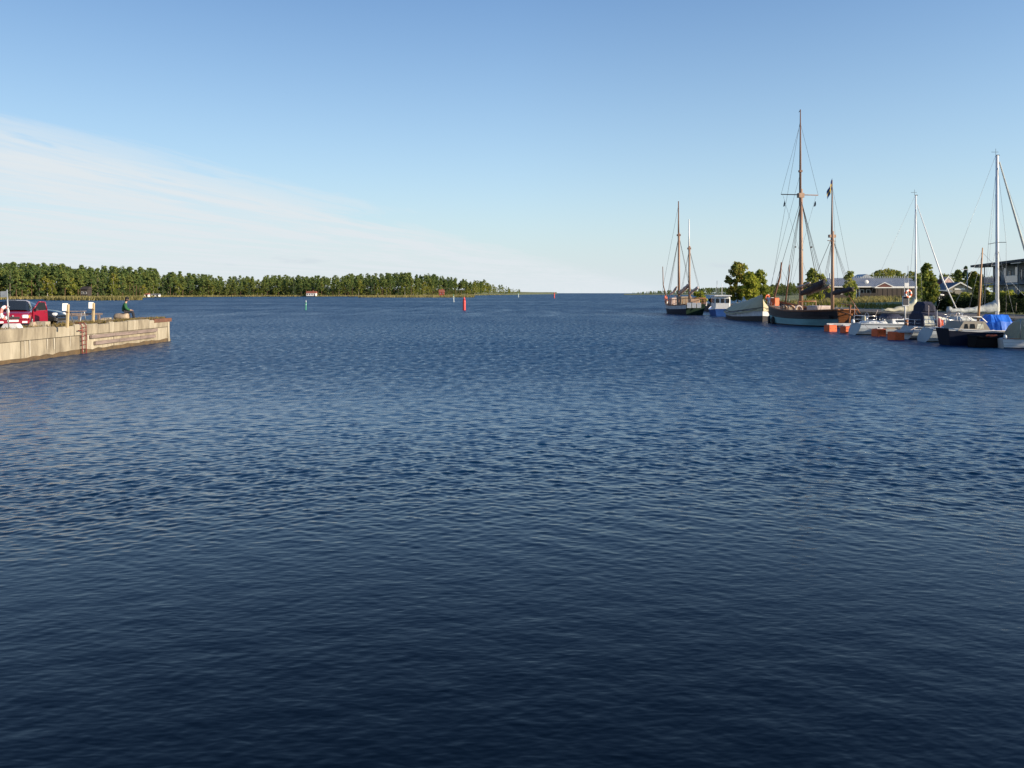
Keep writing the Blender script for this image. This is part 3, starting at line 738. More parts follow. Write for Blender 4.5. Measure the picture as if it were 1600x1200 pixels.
# lifebuoy on its pole, standing by the edge
def buoy_ring(name, label, loc, R0, r0, m1, m2, axis='Y', rz=0.0, cat='lifebuoy'):
    o = thing(name, label, cat, loc, rz)
    for k in range(8):
        mb = MB(); rings = []
        for i in range(5):
            a = 2 * math.pi * (k + i / 4) / 8; rg = []
            for j in range(8):
                b = 2 * math.pi * j / 8; q = R0 + r0 * math.cos(b)
                rg.append(Vector((q * math.cos(a), r0 * 0.8 * math.sin(b), q * math.sin(a))))
            rings.append(rg)
        mb.loft(rings, smooth=True); mb.build('ring_section', m1 if k % 2 else m2, o)
    return o
PINK = mat('faded_red_plastic', (0.62, 0.20, 0.17), 0.6, var=0.2, vscale=3.0)
ORANGE = mat('signal_orange', (0.72, 0.115, 0.022), 0.55, var=0.2, vscale=3.0)
px, Yq = 13.8, 41.5
t = thing('lifebuoy_pole', 'grey steel pole with a small square board, by the quay edge', 'pole', (PX(px, Yq), Yq, QZ - 0.1), 0, None, 0, -0.045)
MB().tube([(0, 0, 0), (0, 0, 2.05)], 0.035, 8).build('pole', GALV, t)
MB().box((-0.13, -0.05, 1.83), (0.34, 0.03, 0.30)).build('board', GALV, t)
MB().box((0, -0.04, 1.20), (0.22, 0.05, 0.05)).build('hook', GALV, t)
buoy_ring('lifebuoy', 'faded pink and white lifebuoy hung on a grey pole by the red car', (PX(9.5, Yq), Yq - 0.12, QZ + 0.80), 0.29, 0.085, PINK, WHITE).rotation_euler = (0, -0.05, 1.60)
# concrete and stone blocks on the edge
def block(name, label, px, base_py, w, d, h, m, taper=0.8, rz=0.0, cat='block', dz=-0.12):
    Y = min((CAM_H - QZ) * 1300 / (base_py - 458), 1e9); Y = max(Y, (25.12 + d / 2 + 0.25) * 1300 / (800 - px)); mb = MB(); r_ = random.Random(int(px * 7))
    rg = []
    for z, k in ((0, 1.0), (h * 0.55, 0.5 + taper / 2), (h * 0.92, taper), (h, taper * 0.86)):
        rg.append([(sx * w / 2 * k + r_.uniform(-0.02, 0.02) * w, sy * d / 2 * k + r_.uniform(-0.02, 0.02), z) for sx, sy in ((-1, -1), (-0.4, -1.06), (0.4, -1.05), (1, -1), (1.05, 0), (1, 1), (0, 1.05), (-1, 1), (-1.05, 0))])
    mb.loft(rg, caps=True); o = mb.build(name, m); o.location = (PX(px, Y), Y, QZ + dz); o.rotation_euler = (0, 0, rz)
    return tag(o, label, cat)
block('concrete_barrier', 'white painted trapezoid block in front of the red car', 19.5, 513, 0.95, 0.5, 0.34, WHITE, 0.72)
block('concrete_block', 'low beige concrete block below the open red door', 66, 512.5, 0.66, 0.5, 0.36, CONC2, 0.94)
block('rock', 'small dark brown rock beside the open red door', 50.5, 509.5, 0.34, 0.4, 0.34, STONE, 0.7)
block('rock', 'mossy low stone halfway between the second sign and seated man', 163, 500.5, 0.34, 0.4, 0.20, STONE, 0.7, dz=-0.03)
block('rock', 'paler flat stone beside a mossy stone near the seated man', 170, 500.5, 0.30, 0.35, 0.21, CONC2, 0.75, dz=-0.03)
SEAT_Y = 57.6; SEAT_X = PX(191.5, SEAT_Y)
mb = MB(); rr_ = random.Random(4); rg = []
for x, k in ((-0.50, 0.80), (-0.46, 0.95), (-0.2, 1.0), (0.15, 1.02), (0.36, 0.97), (0.42, 0.8)):
    rg.append([(x + rr_.uniform(-0.02, 0.02), 0.34 * k * math.cos(a) + rr_.uniform(-0.02, 0.02), 0.22 + 0.245 * k * math.sin(a)) for a in np.linspace(0, 2 * math.pi, 11)[:-1]])
mb.loft(rg, caps=True, smooth=True)
st = mb.build('boulder', STONE); st.location = (SEAT_X, SEAT_Y, QZ - 0.06)
tag(st, 'rounded pale stone that the man in green sits on', 'boulder')

# dry grass and earth along the coping
pts = []
for i in range(5200):
    y = rq.uniform(36, 60.2); w = 0.9 + 0.5 * math.sin(y * 0.9) + (0.5 if y > 47 else -0.35)
    x = QX - 0.02 - abs(rq.gauss(0, 0.5)) * max(0.15, w); k = 0.5 + 0.5 * math.sin(y * 1.7 + 1.0) * math.sin(y * 0.63)
    if rq.random() < (0.35 + 0.65 * k if y > 46.5 else 0.25 * k): pts.append((x, y, QZ - 0.06))
tag(blades('dry_grass', DRY, pts, 0.16, 0.05, 0.45), kind='stuff')
EARTH = mat('trodden_earth', (0.27, 0.185, 0.105), 0.95, col2=(0.17, 0.12, 0.07), vscale=2.5, bump=0.7, bscale=10.0)
mb = MB(); rg = []
for i in range(34):
    y = 46.6 + i * 0.40; h_ = (0.06 + 0.13 * (0.5 + 0.5 * math.sin(y * 1.35)) * (1 if y < 57.5 else 0.9) + 0.05 * math.sin(y * 4.1)) * min(1, i / 4, (33 - i) / 3)
    rg.append([(QX - 0.12 - 0.55 * k, y, QZ - 0.08 + h_ * math.sin(math.pi * min(1, k * 0.8 + 0.2))) for k in (0, 0.4, 0.9, 1.5, 2.2)])
mb.loft(rg, closed=False, smooth=True)
tag(mb.build('earth_bank_ground', EARTH), kind='structure')

# picnic table with pale metal legs
t = thing('picnic_table', 'grey picnic table with pale tubular legs beside the black car', 'picnic table', (PX(119, 53.5), 53.5, QZ - 0.1), R(14))
for k in range(4): MB().box((0, -0.33 + k * 0.22, 0.72), (1.0, 0.2, 0.04)).build('top_plank', TIMBER, t)
for sy in (-0.75, 0.75):
    for k in (-0.12, 0.12): MB().box((0, sy + k, 0.44), (1.0, 0.2, 0.035)).build('seat_plank', TIMBER, t)
for sx in (-0.40, 0.40):
    MB().tube([(sx, -0.30, 0.70), (sx, -0.75, 0.0)], 0.028, 6).build('leg', GALV, t)
    MB().tube([(sx, 0.30, 0.70), (sx, 0.75, 0.0)], 0.028, 6).build('leg', GALV, t)
    MB().tube([(sx, -0.92, 0.42), (sx, 0.92, 0.42)], 0.024, 6).build('seat_bearer', GALV, t)

# ------------------------------------------------------------------ the two parked cars
RED_P = mat('red_car_paint', (0.25, 0.008, 0.026), 0.28, var=0.12, vscale=1.0, coat=0.6)
BLACK_P = mat('black_car_paint', (0.012, 0.013, 0.018), 0.25, var=0.2, vscale=1.0, coat=0.6)
PLASTIC = mat('grey_plastic', (0.030, 0.030, 0.032), 0.6, var=0.2, vscale=4.0)
LAMP = mat('headlamp_glass', (0.72, 0.74, 0.76), 0.12, var=0.1, vscale=9.0, coat=0.5)
ALLOY = mat('alloy_rim', (0.55, 0.55, 0.56), 0.35, metal=0.6, var=0.1, vscale=6.0)
PLATE = mat('number_plate_white', (0.72, 0.72, 0.70), 0.5, var=0.05, vscale=5.0)
AMBER = mat('amber_lamp', (0.65, 0.22, 0.03), 0.3)
UPHOL = mat('dark_upholstery', (0.030, 0.030, 0.034), 0.9)
def car(name, label, loc, rz, paint, low, roof, W=1.68):
    """nose along +x. low: (x, z_sill, z_belt, half width); roof: (x, z_belt, z_roof, half width at top)"""
    o = thing(name, label, 'car', loc, rz)
    rings = []
    for x, z0, z1, hw in low:
        c = 0.07
        rings.append([(x, -hw + c * 1.2, z0), (x, hw - c * 1.2, z0), (x, hw, z0 + 0.16), (x, hw, z1 - 0.22), (x, hw - 0.05, z1 - 0.06), (x, hw - 0.16, z1), (x, 0, z1 + 0.025), (x, -hw + 0.16, z1), (x, -hw + 0.05, z1 - 0.06), (x, -hw, z1 - 0.22), (x, -hw, z0 + 0.16)])
    MB().loft(rings, caps=True, smooth=True).build('body', paint, o)
    rings = []
    for x, zb, zr, hw in roof:
        hb = W / 2 - 0.10
        rings.append([(x, -hb, zb), (x, -hw, zr - 0.07), (x, -hw + 0.12, zr), (x, 0, zr + 0.02), (x, hw - 0.12, zr), (x, hw, zr - 0.07), (x, hb, zb)])
    # pillars and roof as a shell, glass set in it
    xs = [q[0] for q in roof]
    MB().loft([[p for p in r_] for r_ in rings[1:-1]], closed=False, smooth=True).build('roof', paint, o)
    MB().loft([[(p[0], p[1] * 1.003, p[2]) for p in r_] for r_ in (rings[-2], rings[-1])], closed=False).build('windscreen', PANE, o)
    MB().loft([[(p[0], p[1] * 1.003, p[2]) for p in r_] for r_ in (rings[0], rings[1])], closed=False).build('rear_window', PANE, o)
    hb = W / 2 - 0.10
    for s in (-1, 1):
        for i in range(1, len(roof) - 2):
            (xa, zba, zra, ha), (xb, zbb, zrb, hbb) = roof[i], roof[i + 1]
            def P(x, zb, zr, h, t): z = zb + (zr - 0.07 - zb) * t; return (x, s * (hb + (h - hb) * t + 0.012), z)
            g = 0.05
            MB().quad(P(xa + g, zba, zra, ha, 0.08), P(xb - g, zbb, zrb, hbb, 0.08), P(xb - g, zbb, zrb, hbb, 0.88), P(xa + g, zba, zra, ha, 0.88)).build('side_window', PANE, o)
    return o
def wheel(o, x, y, r):
    s = 1 if y > 0 else -1
    w = MB().lathe([(r * 0.62, -0.09), (r * 0.93, -0.095), (r, -0.06), (r, 0.06), (r * 0.93, 0.095), (r * 0.62, 0.09)], 22, (x, y, r), True, 'Y').build('wheel', RUBBER, o)
    mb = MB(); mb.lathe([(r * 0.66, -0.02), (r * 0.64, 0.03)], 22, (x, y + s * 0.075, r), False, 'Y'); mb.build('rim', ALLOY, w)
    mb = MB()
    for k in range(7):
        a = 2 * math.pi * k / 7
        mb.box((x + 0.36 * r * math.cos(a), y + s * 0.112, r + 0.36 * r * math.sin(a)), (r * 0.5, 0.02, r * 0.13), 0, -a)
    mb.build('spoke', ALLOY, w)
    return w
def arch(o, x, y, r):
    s = 1 if y > 0 else -1; mb = MB()
    poly = [(x + r * math.cos(a), r * 0.86 + r * math.sin(a)) for a in np.linspace(-0.25, math.pi + 0.25, 14)]
    mb.prism(poly, y + s * 0.004, y - s * 0.12, 'Y'); mb.build('wheel_arch', RUBBER, o)
low_r = [(-2.0, 0.45, 0.85, 0.74), (-1.9, 0.28, 0.93, 0.82), (-1.2, 0.22, 0.95, 0.84), (0.3, 0.22, 0.93, 0.84), (0.95, 0.22, 0.90, 0.83), (1.6, 0.23, 0.80, 0.81), (1.86, 0.25, 0.72, 0.76), (1.96, 0.34, 0.60, 0.68)]
roof_r = [(-1.98, 0.9, 0.95, 0.62), (-1.72, 0.93, 1.42, 0.60), (-0.75, 0.94, 1.47, 0.62), (0.10, 0.92, 1.45, 0.60), (0.98, 0.90, 0.96, 0.66)]
RC = Vector((-27.55, 46.2, QZ - 0.10)); rcz = R(-63)
red = car('red_car', 'dark red hatchback facing the water with its driver door open', (RC.x, RC.y, RC.z), rcz, RED_P, low_r, roof_r)
MB().cbox((1.90, 0, 0.36), (0.22, 1.52, 0.22), 0.06).build('bumper', RED_P, red)
MB().box((1.96, 0, 0.56), (0.05, 0.62, 0.10)).build('grille', PLASTIC, red)
MB().lathe([(0.045, 0), (0.045, 0.02)], 10, (1.985, 0, 0.66), False, 'X').build('bonnet_badge', GALV, red)
MB().box((2.02, 0, 0.40), (0.015, 0.52, 0.11)).build('number_plate', PLATE, red)
for s in (-1, 1):
    hl = MB().cbox((1.88, s * 0.56, 0.63), (0.18, 0.34, 0.17), 0.05).build('headlight', LAMP, red)
    MB().box((1.90, s * 0.76, 0.62), (0.12, 0.06, 0.14)).build('indicator', AMBER, hl)
    MB().box((2.005, s * 0.55, 0.33), (0.02, 0.24, 0.10)).build('fog_lamp', LAMP, red)
for x in (-1.28, 1.22):
    for s in (-1, 1): arch(red, x, s * 0.835, 0.33); wheel(red, x, s * 0.76, 0.29)
MB().cbox((0.55, -0.92, 0.98), (0.14, 0.20, 0.13), 0.04).build('mirror', RED_P, red)
MB().box((-0.15, 0.0, 0.62), (1.2, 1.3, 0.5)).build('seats', UPHOL, red)
# opened door, hinged at its front edge on the car's left side
dr = bpy.data.objects.new('door', None); C.objects.link(dr); dr.parent = red; dr.location = (0.78, 0.84, 0); dr.rotation_euler = (0, 0, R(-42))
tag(dr, 'red car door standing open')
mb = MB(); mb.prism([(-1.02, 0.26), (-0.98, 0.93), (0, 0.91), (0, 0.27)], -0.05, 0.05, 'Y'); mb.build('door_skin', RED_P, dr)
mb = MB()
for p, q in (((-1.0, 0.92), (-0.86, 1.38)), ((-0.86, 1.38), (-0.42, 1.40)), ((-0.42, 1.40), (-0.02, 0.92))):
    mb.tube([(p[0], 0, p[1]), (q[0], 0, q[1])], 0.035, 6)
mb.build('window_frame', RED_P, dr)
mb = MB(); mb.prism([(-0.95, 0.93), (-0.84, 1.35), (-0.44, 1.36), (-0.08, 0.93)], -0.008, 0.008, 'Y'); mb.build('door_pane', PANE, dr)
MB().cbox((-0.10, 0.16, 0.98), (0.14, 0.22, 0.13), 0.04).build('mirror', PLASTIC, dr)
MB().box((-0.86, 0.062, 0.82), (0.16, 0.03, 0.03)).build('handle', PLASTIC, dr)

low_b = [(-2.2, 0.45, 0.85, 0.72), (-2.1, 0.30, 0.93, 0.82), (-1.2, 0.22, 0.95, 0.86), (0.3, 0.22, 0.94, 0.86), (0.95, 0.22, 0.93, 0.85), (1.7, 0.22, 0.82, 0.83), (2.08, 0.26, 0.70, 0.77), (2.2, 0.36, 0.56, 0.66)]
roof_b = [(-2.1, 0.92, 0.97, 0.62), (-1.55, 0.94, 1.36, 0.60), (-0.7, 0.95, 1.42, 0.62), (0.15, 0.94, 1.40, 0.60), (1.05, 0.92, 0.97, 0.68)]
BC = Vector((-29.15, 49.6, QZ - 0.10))
blk = car('black_car', 'black car parked sideways behind the open red door', (BC.x, BC.y, BC.z), R(7), BLACK_P, low_b, roof_b, 1.72)
MB().cbox((2.10, 0, 0.36), (0.26, 1.54, 0.24), 0.07).build('bumper', BLACK_P, blk)
for s in (-1, 1):
    MB().cbox((2.02, s * 0.60, 0.64), (0.26, 0.32, 0.16), 0.05).build('headlight', LAMP, blk)
    MB().cbox((0.72, s * 0.94, 0.99), (0.13, 0.18, 0.12), 0.04).build('mirror', BLACK_P, blk)
for x in (-1.32, 1.34):
    for s in (-1, 1): arch(blk, x, s * 0.855, 0.36); wheel(blk, x, s * 0.79, 0.315)

# ------------------------------------------------------------------ man sitting on the stone
def skin_mesh(name, nodes, edges, m, parent, root=0, sub=1):
    me = bpy.data.meshes.new(name); me.from_pydata([n[0] for n in nodes], edges, []); me.materials.append(m)
    o = bpy.data.objects.new(name, me); C.objects.link(o)
    if parent: o.parent = parent
    sk = o.modifiers.new('skin', 'SKIN'); sk.use_smooth_shade = True
    for i, n in enumerate(nodes):
        r_ = n[1] if isinstance(n[1], tuple) else (n[1], n[1])
        me.skin_vertices[0].data[i].radius = r_
        me.skin_vertices[0].data[i].use_root = (i == root)
    ss_ = o.modifiers.new('subsurf', 'SUBSURF'); ss_.levels = sub; ss_.render_levels = sub
    return o
SKIN = mat('skin', (0.45, 0.27, 0.19), 0.6, var=0.1)
JACKET = mat('green_jacket', (0.018, 0.100, 0.038), 0.9, var=0.35, vscale=5.0)
NAVY = mat('dark_trousers', (0.020, 0.022, 0.032), 0.9, var=0.3, vscale=6.0)
BLACKC = mat('black_cap', (0.012, 0.012, 0.013), 0.85)
# local: +x is where he faces, z=0 is the top of the stone
nodes = [((0, 0, 0.09), (0.13, 0.11)), ((-0.02, 0, 0.28), (0.13, 0.10)), ((0.0, 0, 0.48), (0.16, 0.11)), ((0.06, 0, 0.60), (0.075, 0.075)), ((0.10, 0, 0.68), (0.055, 0.055)), ((0.13, 0, 0.78), (0.085, 0.075)), ((0.14, 0, 0.87), (0.075, 0.07))]
edges = [(i, i + 1) for i in range(6)]
def limb(start, pts):
    b = start
    for p in pts:
        nodes.append(p); edges.append((b, len(nodes) - 1)); b = len(nodes) - 1
    return b
for s in (-1, 1):
    h = limb(2, [((0.03, s * 0.19, 0.50), 0.065), ((0.10, s * 0.25, 0.25), 0.045), ((0.32, s * 0.14, 0.17), 0.036), ((0.37, s * 0.10, 0.17), (0.035, 0.022))])
    for f in range(4):
        limb(h, [((0.42, s * (0.10 + 0.02 * (f - 1.5)), 0.165), 0.010), ((0.45, s * (0.085 + 0.02 * (f - 1.5)), 0.15), 0.009), ((0.455, s * (0.08 + 0.02 * (f - 1.5)), 0.12 - 0.004 * f), 0.008)])
    limb(h, [((0.38, s * 0.055, 0.175), 0.012), ((0.42, s * 0.04, 0.165), 0.010)])
    k = limb(0, [((0.08, s * 0.10, 0.08), 0.085), ((0.44, s * 0.14, 0.07), 0.062), ((0.50, s * 0.14, -0.30), 0.042), ((0.50, s * 0.14, -0.42), 0.04), ((0.62, s * 0.15, -0.44), (0.045, 0.03))])
man = skin_mesh('person', nodes, edges, SKIN, None)
man.location = (SEAT_X + 0.12, SEAT_Y + 0.02, QZ + 0.40); man.rotation_euler = (0, 0, R(22)); man.scale = (1.2, 1.3, 1.18)
tag(man, 'man in green jacket and dark cap sitting on a stone at the quay end', 'person')
# clothes
jn = [((0, 0, 0.05), (0.19, 0.15)), ((-0.02, 0, 0.26), (0.19, 0.145)), ((0.0, 0, 0.46), (0.195, 0.145)), ((0.05, 0, 0.575), (0.105, 0.10)), ((0.075, 0, 0.625), (0.09, 0.085))]
je = [(0, 1), (1, 2), (2, 3), (3, 4)]
for s in (-1, 1):
    b = len(jn); jn += [((0.03, s * 0.20, 0.49), 0.098), ((0.10, s * 0.265, 0.25), 0.078), ((0.31, s * 0.15, 0.17), 0.058)]; je += [(2, b), (b, b + 1), (b + 1, b + 2)]
skin_mesh('jacket', jn, je, JACKET, man)
tn = [((0, 0, 0.08), (0.165, 0.125))]; te = []
for s in (-1, 1):
    b = len(tn); tn += [((0.10, s * 0.10, 0.085), 0.105), ((0.44, s * 0.14, 0.075), 0.082), ((0.50, s * 0.14, -0.28), 0.066), ((0.50, s * 0.14, -0.40), 0.062)]; te += [(0, b), (b, b + 1), (b + 1, b + 2), (b + 2, b + 3)]
skin_mesh('trousers', tn, te, NAVY, man)
for s in (-1, 1): MB().cbox((0.57, s * 0.15, -0.455), (0.28, 0.10, 0.09), 0.03).build('shoe', BLACKC, man)
mb = MB(); mb.lathe([(0.098, 0.80), (0.105, 0.86), (0.094, 0.925), (0.05, 0.955), (0.005, 0.96)], 14, (0.135, 0, 0)); mb.build('cap', BLACKC, man)
mb = MB(); mb.lathe([(0.088, 0.70), (0.099, 0.76), (0.10, 0.82)], 12, (0.115, 0, 0)); mb.build('hair', NAVY, man)
for s in (-1, 1): MB().lathe([(0.012, -0.008), (0.025, 0), (0.012, 0.012)], 8, (0.135, s * 0.09, 0.775), True, 'Y').build('ear', SKIN, man)
MB().prism([(0.21, 0.745), (0.245, 0.752), (0.212, 0.80)], -0.016, 0.016, 'Y').build('nose', SKIN, man)

# ------------------------------------------------------------------ land and houses on the right
ASPHALT = mat('quay_asphalt', (0.115, 0.105, 0.092), 0.9, col2=(0.075, 0.070, 0.064), vscale=0.7, bump=0.3, bscale=30.0)
LAWN = mat('lawn', (0.20, 0.20, 0.055), 0.95, col2=(0.12, 0.14, 0.04), vscale=0.25, bump=0.5, bscale=6.0)
QWALL = mat('dark_quay_wall', (0.055, 0.038, 0.032), 0.85, col2=(0.030, 0.022, 0.020), vscale=1.4, bump=0.4, bscale=8.0)  # dark brown carries the shade of a face turned from the sun
EDGE = [(41.8, 30), (41.0, 52), (38.6, 80), (37.8, 100), (37.4, 130), (37.4, 165)]
def edge_x(Y): return float(np.interp(Y, [p[1] for p in EDGE], [p[0] for p in EDGE]))
def shore_x(Y): return edge_x(Y) if Y <= 160 else 37.4 + (Y - 160) * 0.34
ys = [20, 30, 40, 52, 66, 80, 90, 100, 115, 130, 145, 160, 180, 210, 260, 340, 460, 640, 900]
def right_z(dx, Y):
    return float(np.interp(dx, [0.5, 9, 16, 30, 60, 150], [1.5, 1.5, 1.7, 2.1, 2.6, 4.5])) if Y <= 165 else float(np.interp(dx, [0, 6, 30, 150], [-0.4, 1.0, 2.3, 4.5]))
mb = MB(); rings = []
for d in (0.45, 9, 16, 22, 30, 45, 60, 100, 150, 260, 420):
    rings.append([(shore_x(Y) + d * (1 if d < 200 else 1 + Y / 900), Y, right_z(d, Y)) for Y in ys])
mb.loft(rings, closed=False, smooth=True)
tag(mb.build('grass_land', LAWN), kind='structure')
mb = MB()
mb.loft([[(edge_x(Y) + d, Y, 1.512 + (0.0 if d < 9 else 0.002)) for Y in ys[:12]] for d in (0.40, 4, 8.2)], closed=False)
tag(mb.build('quay_road', ASPHALT), kind='structure')
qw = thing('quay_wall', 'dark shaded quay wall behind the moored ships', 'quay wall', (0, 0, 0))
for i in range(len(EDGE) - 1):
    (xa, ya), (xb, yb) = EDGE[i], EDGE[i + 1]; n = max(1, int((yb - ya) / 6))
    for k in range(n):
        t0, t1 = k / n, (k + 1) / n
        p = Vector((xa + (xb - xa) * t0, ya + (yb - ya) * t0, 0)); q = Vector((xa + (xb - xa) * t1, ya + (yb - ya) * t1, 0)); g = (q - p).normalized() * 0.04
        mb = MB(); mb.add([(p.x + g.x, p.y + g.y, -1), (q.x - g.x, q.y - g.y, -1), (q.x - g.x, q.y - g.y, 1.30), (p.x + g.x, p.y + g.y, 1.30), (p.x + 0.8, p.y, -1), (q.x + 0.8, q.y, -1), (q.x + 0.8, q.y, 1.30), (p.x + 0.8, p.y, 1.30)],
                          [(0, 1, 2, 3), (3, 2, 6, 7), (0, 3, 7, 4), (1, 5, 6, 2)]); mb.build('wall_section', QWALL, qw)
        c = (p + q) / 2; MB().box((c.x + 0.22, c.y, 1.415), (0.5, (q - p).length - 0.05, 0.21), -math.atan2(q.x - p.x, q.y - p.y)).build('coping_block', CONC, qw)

# long low house with a grey seamed roof
SEAM = mat('grey_seamed_metal_roof', (0.36, 0.38, 0.41), 0.42, metal=0.2, var=0.14, vscale=0.5)
BROWN = mat('dark_brown_boarding', (0.060, 0.046, 0.038), 0.85, var=0.35, vscale=1.2, stretch=(5, 5, 0.4))
Yh = 190.0
hx0, hx1, hxm = PX(1303, Yh), PX(1434, Yh), PX(1367, Yh)
gz = 2.2
lh = thing('long_house', 'long low dark house with a grey metal roof behind the quay', 'house', (hx0, Yh, gz))
W_ = hx1 - hx0; wm_ = hxm - hx0
ez, rz_ = PZ(447.5, Yh) - gz, PZ(434, Yh) - gz
MB().box((W_ / 2, 4.2, ez / 2), (W_, 6.0, ez)).build('wall', BROWN, lh)
mb = MB(); mb.prism([(-0.2, 0), (6.2, 0), (6.2, ez), (3.0, rz_ - 0.25), (-0.2, ez)], 0.0, 0.12, 'X')
rf = None
mb = MB(); e = 0.35
mb.add([(-e, 0.2, ez - 0.05), (W_ + e, 0.2, ez - 0.05), (W_ + e, 4.2, rz_), (-e, 4.2, rz_), (-e, 8.2, ez - 0.05), (W_ + e, 8.2, ez - 0.05)], [(0, 1, 2, 3), (3, 2, 5, 4), (0, 3, 4), (1, 5, 2)])
rf = mb.build('roof', SEAM, lh)
MB().box((W_ / 2, 0.17, ez - 0.10), (W_ + 2 * e, 0.10, 0.24)).build('fascia', WHITE, lh)
n = 44
mb = MB()
for i in range(n + 1):
    x = -e + (W_ + 2 * e) * i / n
    mb.add([(x - 0.03, 0.2, ez - 0.02), (x + 0.03, 0.2, ez - 0.02), (x + 0.03, 4.2, rz_ + 0.06), (x - 0.03, 4.2, rz_ + 0.06), (x, 0.2, ez + 0.06), (x, 4.2, rz_ + 0.12)], [(0, 4, 5, 3), (4, 1, 2, 5)])
sm = mb.build('roof_seams', SEAM, rf); sm['kind'] = 'stuff'
mb = MB()
for i in range(26): mb.box((W_ * 0.30 + i * W_ * 0.027, 4.2, rz_ + 0.22), (0.12, 0.3, 0.34))
o = mb.build('ridge_rail', GALV, rf); o['kind'] = 'stuff'
MB().box((0.9, 4.2, rz_ + 0.5), (0.55, 0.6, 1.3)).build('chimney', WHITE, rf)
MB().lathe([(0.02, -0.05), (0.45, 0.10), (0.5, 0.12)], 12, (PX(1359, Yh) - hx0, 1.6, ez + 1.0), True, 'Y').build('dish', WHITE, rf)
# projecting right wing with its low gable
wx = W_ - wm_
MB().box((wm_ + wx / 2, 0.35, ez / 2 - 0.2), (wx, 1.7, ez - 0.4)).build('wing_wall', BROWN, lh)
MB().box((wm_ + wx / 2, -0.55, ez - 0.28), (wx + 0.6, 0.12, 0.22)).build('wing_fascia', WHITE, lh)
mb = MB(); gx = PX(1381, Yh) - hx0
mb.prism([(gx - 1.9, ez - 0.17), (gx + 1.9, ez - 0.17), (gx, ez + 0.72)], -0.45, 2.2, 'Y'); gb = mb.build('gable', mat('dark_red_boarding', (0.13, 0.045, 0.035), 0.8, var=0.3), lh)
for s in (-1, 1):
    MB().add([(gx + s * 2.1, -0.52, ez - 0.2), (gx + s * 2.1, -0.52, ez - 0.02), (gx, -0.52, ez + 0.98), (gx, -0.52, ez + 0.80)], [(0, 1, 2, 3)]).build('bargeboard', WHITE, gb)
for i in range(4):
    x = PX(1333 + i * 4.2, Yh) - hx0
    f = MB().box((x, 1.14, ez * 0.52), (0.16, 0.10, ez * 0.82)).build('porch_post', WHITE, lh)
for i, px in enumerate((1316, 1350, 1360)):
    x = PX(px, Yh) - hx0
    f = MB().box((x, 1.15, ez * 0.55), (0.9, 0.10, 1.1)).build('window', WHITE, lh); MB().box((x, 1.09, ez * 0.55), (0.7, 0.04, 0.9)).build('pane', PANE, f)
for i in range(9):
    MB().box((wm_ + 0.5 + i * (wx - 1) / 8, -0.51, ez * 0.45), (0.10, 0.06, ez * 0.85)).build('wall_batten', DARKWOOD, lh)
cottage('house', 'house with only its grey gable top showing above the long roof', 1347, 225, 3.0, 5.2, 8, 3.4, 2.2, SEAM, SEAM, 1, False, R(90))
ch = bpy.data.objects.get('house')
t = thing('picket_fence', 'dark timber fence between the dry grass and the long house', 'fence', (PX(1345, 183), 183, 2.05))
for i in range(16): MB().box((i * 0.24, 0, 0.75), (0.20, 0.05, 1.5)).build('board', DARKWOOD, t)
t = thing('bench', 'pale garden bench under the young tree by the long house', 'bench', (PX(1329, 172), 172, 2.0))
MB().box((0, 0, 0.45), (0.9, 0.4, 0.08)).build('seat', WHITE, t)
for s in (-0.38, 0.38): MB().box((s, 0, 0.21), (0.08, 0.36, 0.42)).build('leg', WHITE, t)

# blue roofed house and the red-white gable behind it
BLUE_R = mat('blue_black_roof', (0.030, 0.042, 0.085), 0.55, var=0.25, vscale=1.0)
BEIGE = mat('grey_beige_boarding', (0.30, 0.27, 0.22), 0.8, var=0.15, vscale=1.5)
Yb = 165.0
bh = thing('house', 'beige gabled house with a dark blue roof behind the hedge', 'house', (PX(1500, Yb), Yb, 2.4), R(-6))
hw = 2.55; ph = PZ(441, Yb) - 2.4; eh = PZ(452.5, Yb) - 2.4
mb = MB(); mb.prism([(-hw, 0), (hw, 0), (hw, eh), (0, ph - 0.2), (-hw, eh)], 0.15, 8.0, 'Y'); mb.build('wall', BEIGE, bh)
for s in (-1, 1):
    mb = MB(); p0, p1 = (s * (hw + 0.45), eh - 0.36), (0, ph)
    mb.prism([p0, (p0[0], p0[1] + 0.14), (0, ph + 0.02), (0, ph - 0.12)], -0.2, 8.4, 'Y'); mb.build('roof', BLUE_R, bh)
    mb = MB(); mb.prism([(p0[0], p0[1] - 0.05), (p0[0], p0[1] + 0.18), (0, ph + 0.07), (0, ph - 0.20)], -0.30, -0.2, 'Y'); mb.build('bargeboard', WHITE, bh)
MB().box((0, 0.11, 1.9), (2.0, 0.08, 0.35)).build('window', WHITE, bh)
sh = thing('shed', 'low lean-to roof with a white edge beside the leaning sail spar', 'shed', (PX(1470, 158), 158, 2.3), R(-20))
MB().box((0, 1.5, 0.8), (3.2, 3, 1.6)).build('wall', BROWN, sh)
MB().box((0, 1.5, 1.72), (3.8, 3.6, 0.14), 0, R(5)).build('roof', ROOF_GREY, sh); MB().box((0, -0.34, 1.72), (3.8, 0.06, 0.2), 0, R(5)).build('fascia', WHITE, sh)
Yr = 250.0
rh = thing('house', 'red house with a pink-white gable peak above the blue roof', 'house', (PX(1478, Yr), Yr, 2.8))
MB().box((-1.5, 3, 1.9), (8, 5, 3.8)).build('wall', mat('deep_red_boarding', (0.16, 0.035, 0.028), 0.8, var=0.3), rh)
mb = MB(); mb.prism([(0.2, 3.7), (5.8, 3.7), (3, PZ(436, Yr) - 2.8)], -5.8, 2.6, 'X'); mb.build('roof', mat('dark_red_roof', (0.12, 0.045, 0.035), 0.8, var=0.3), rh)
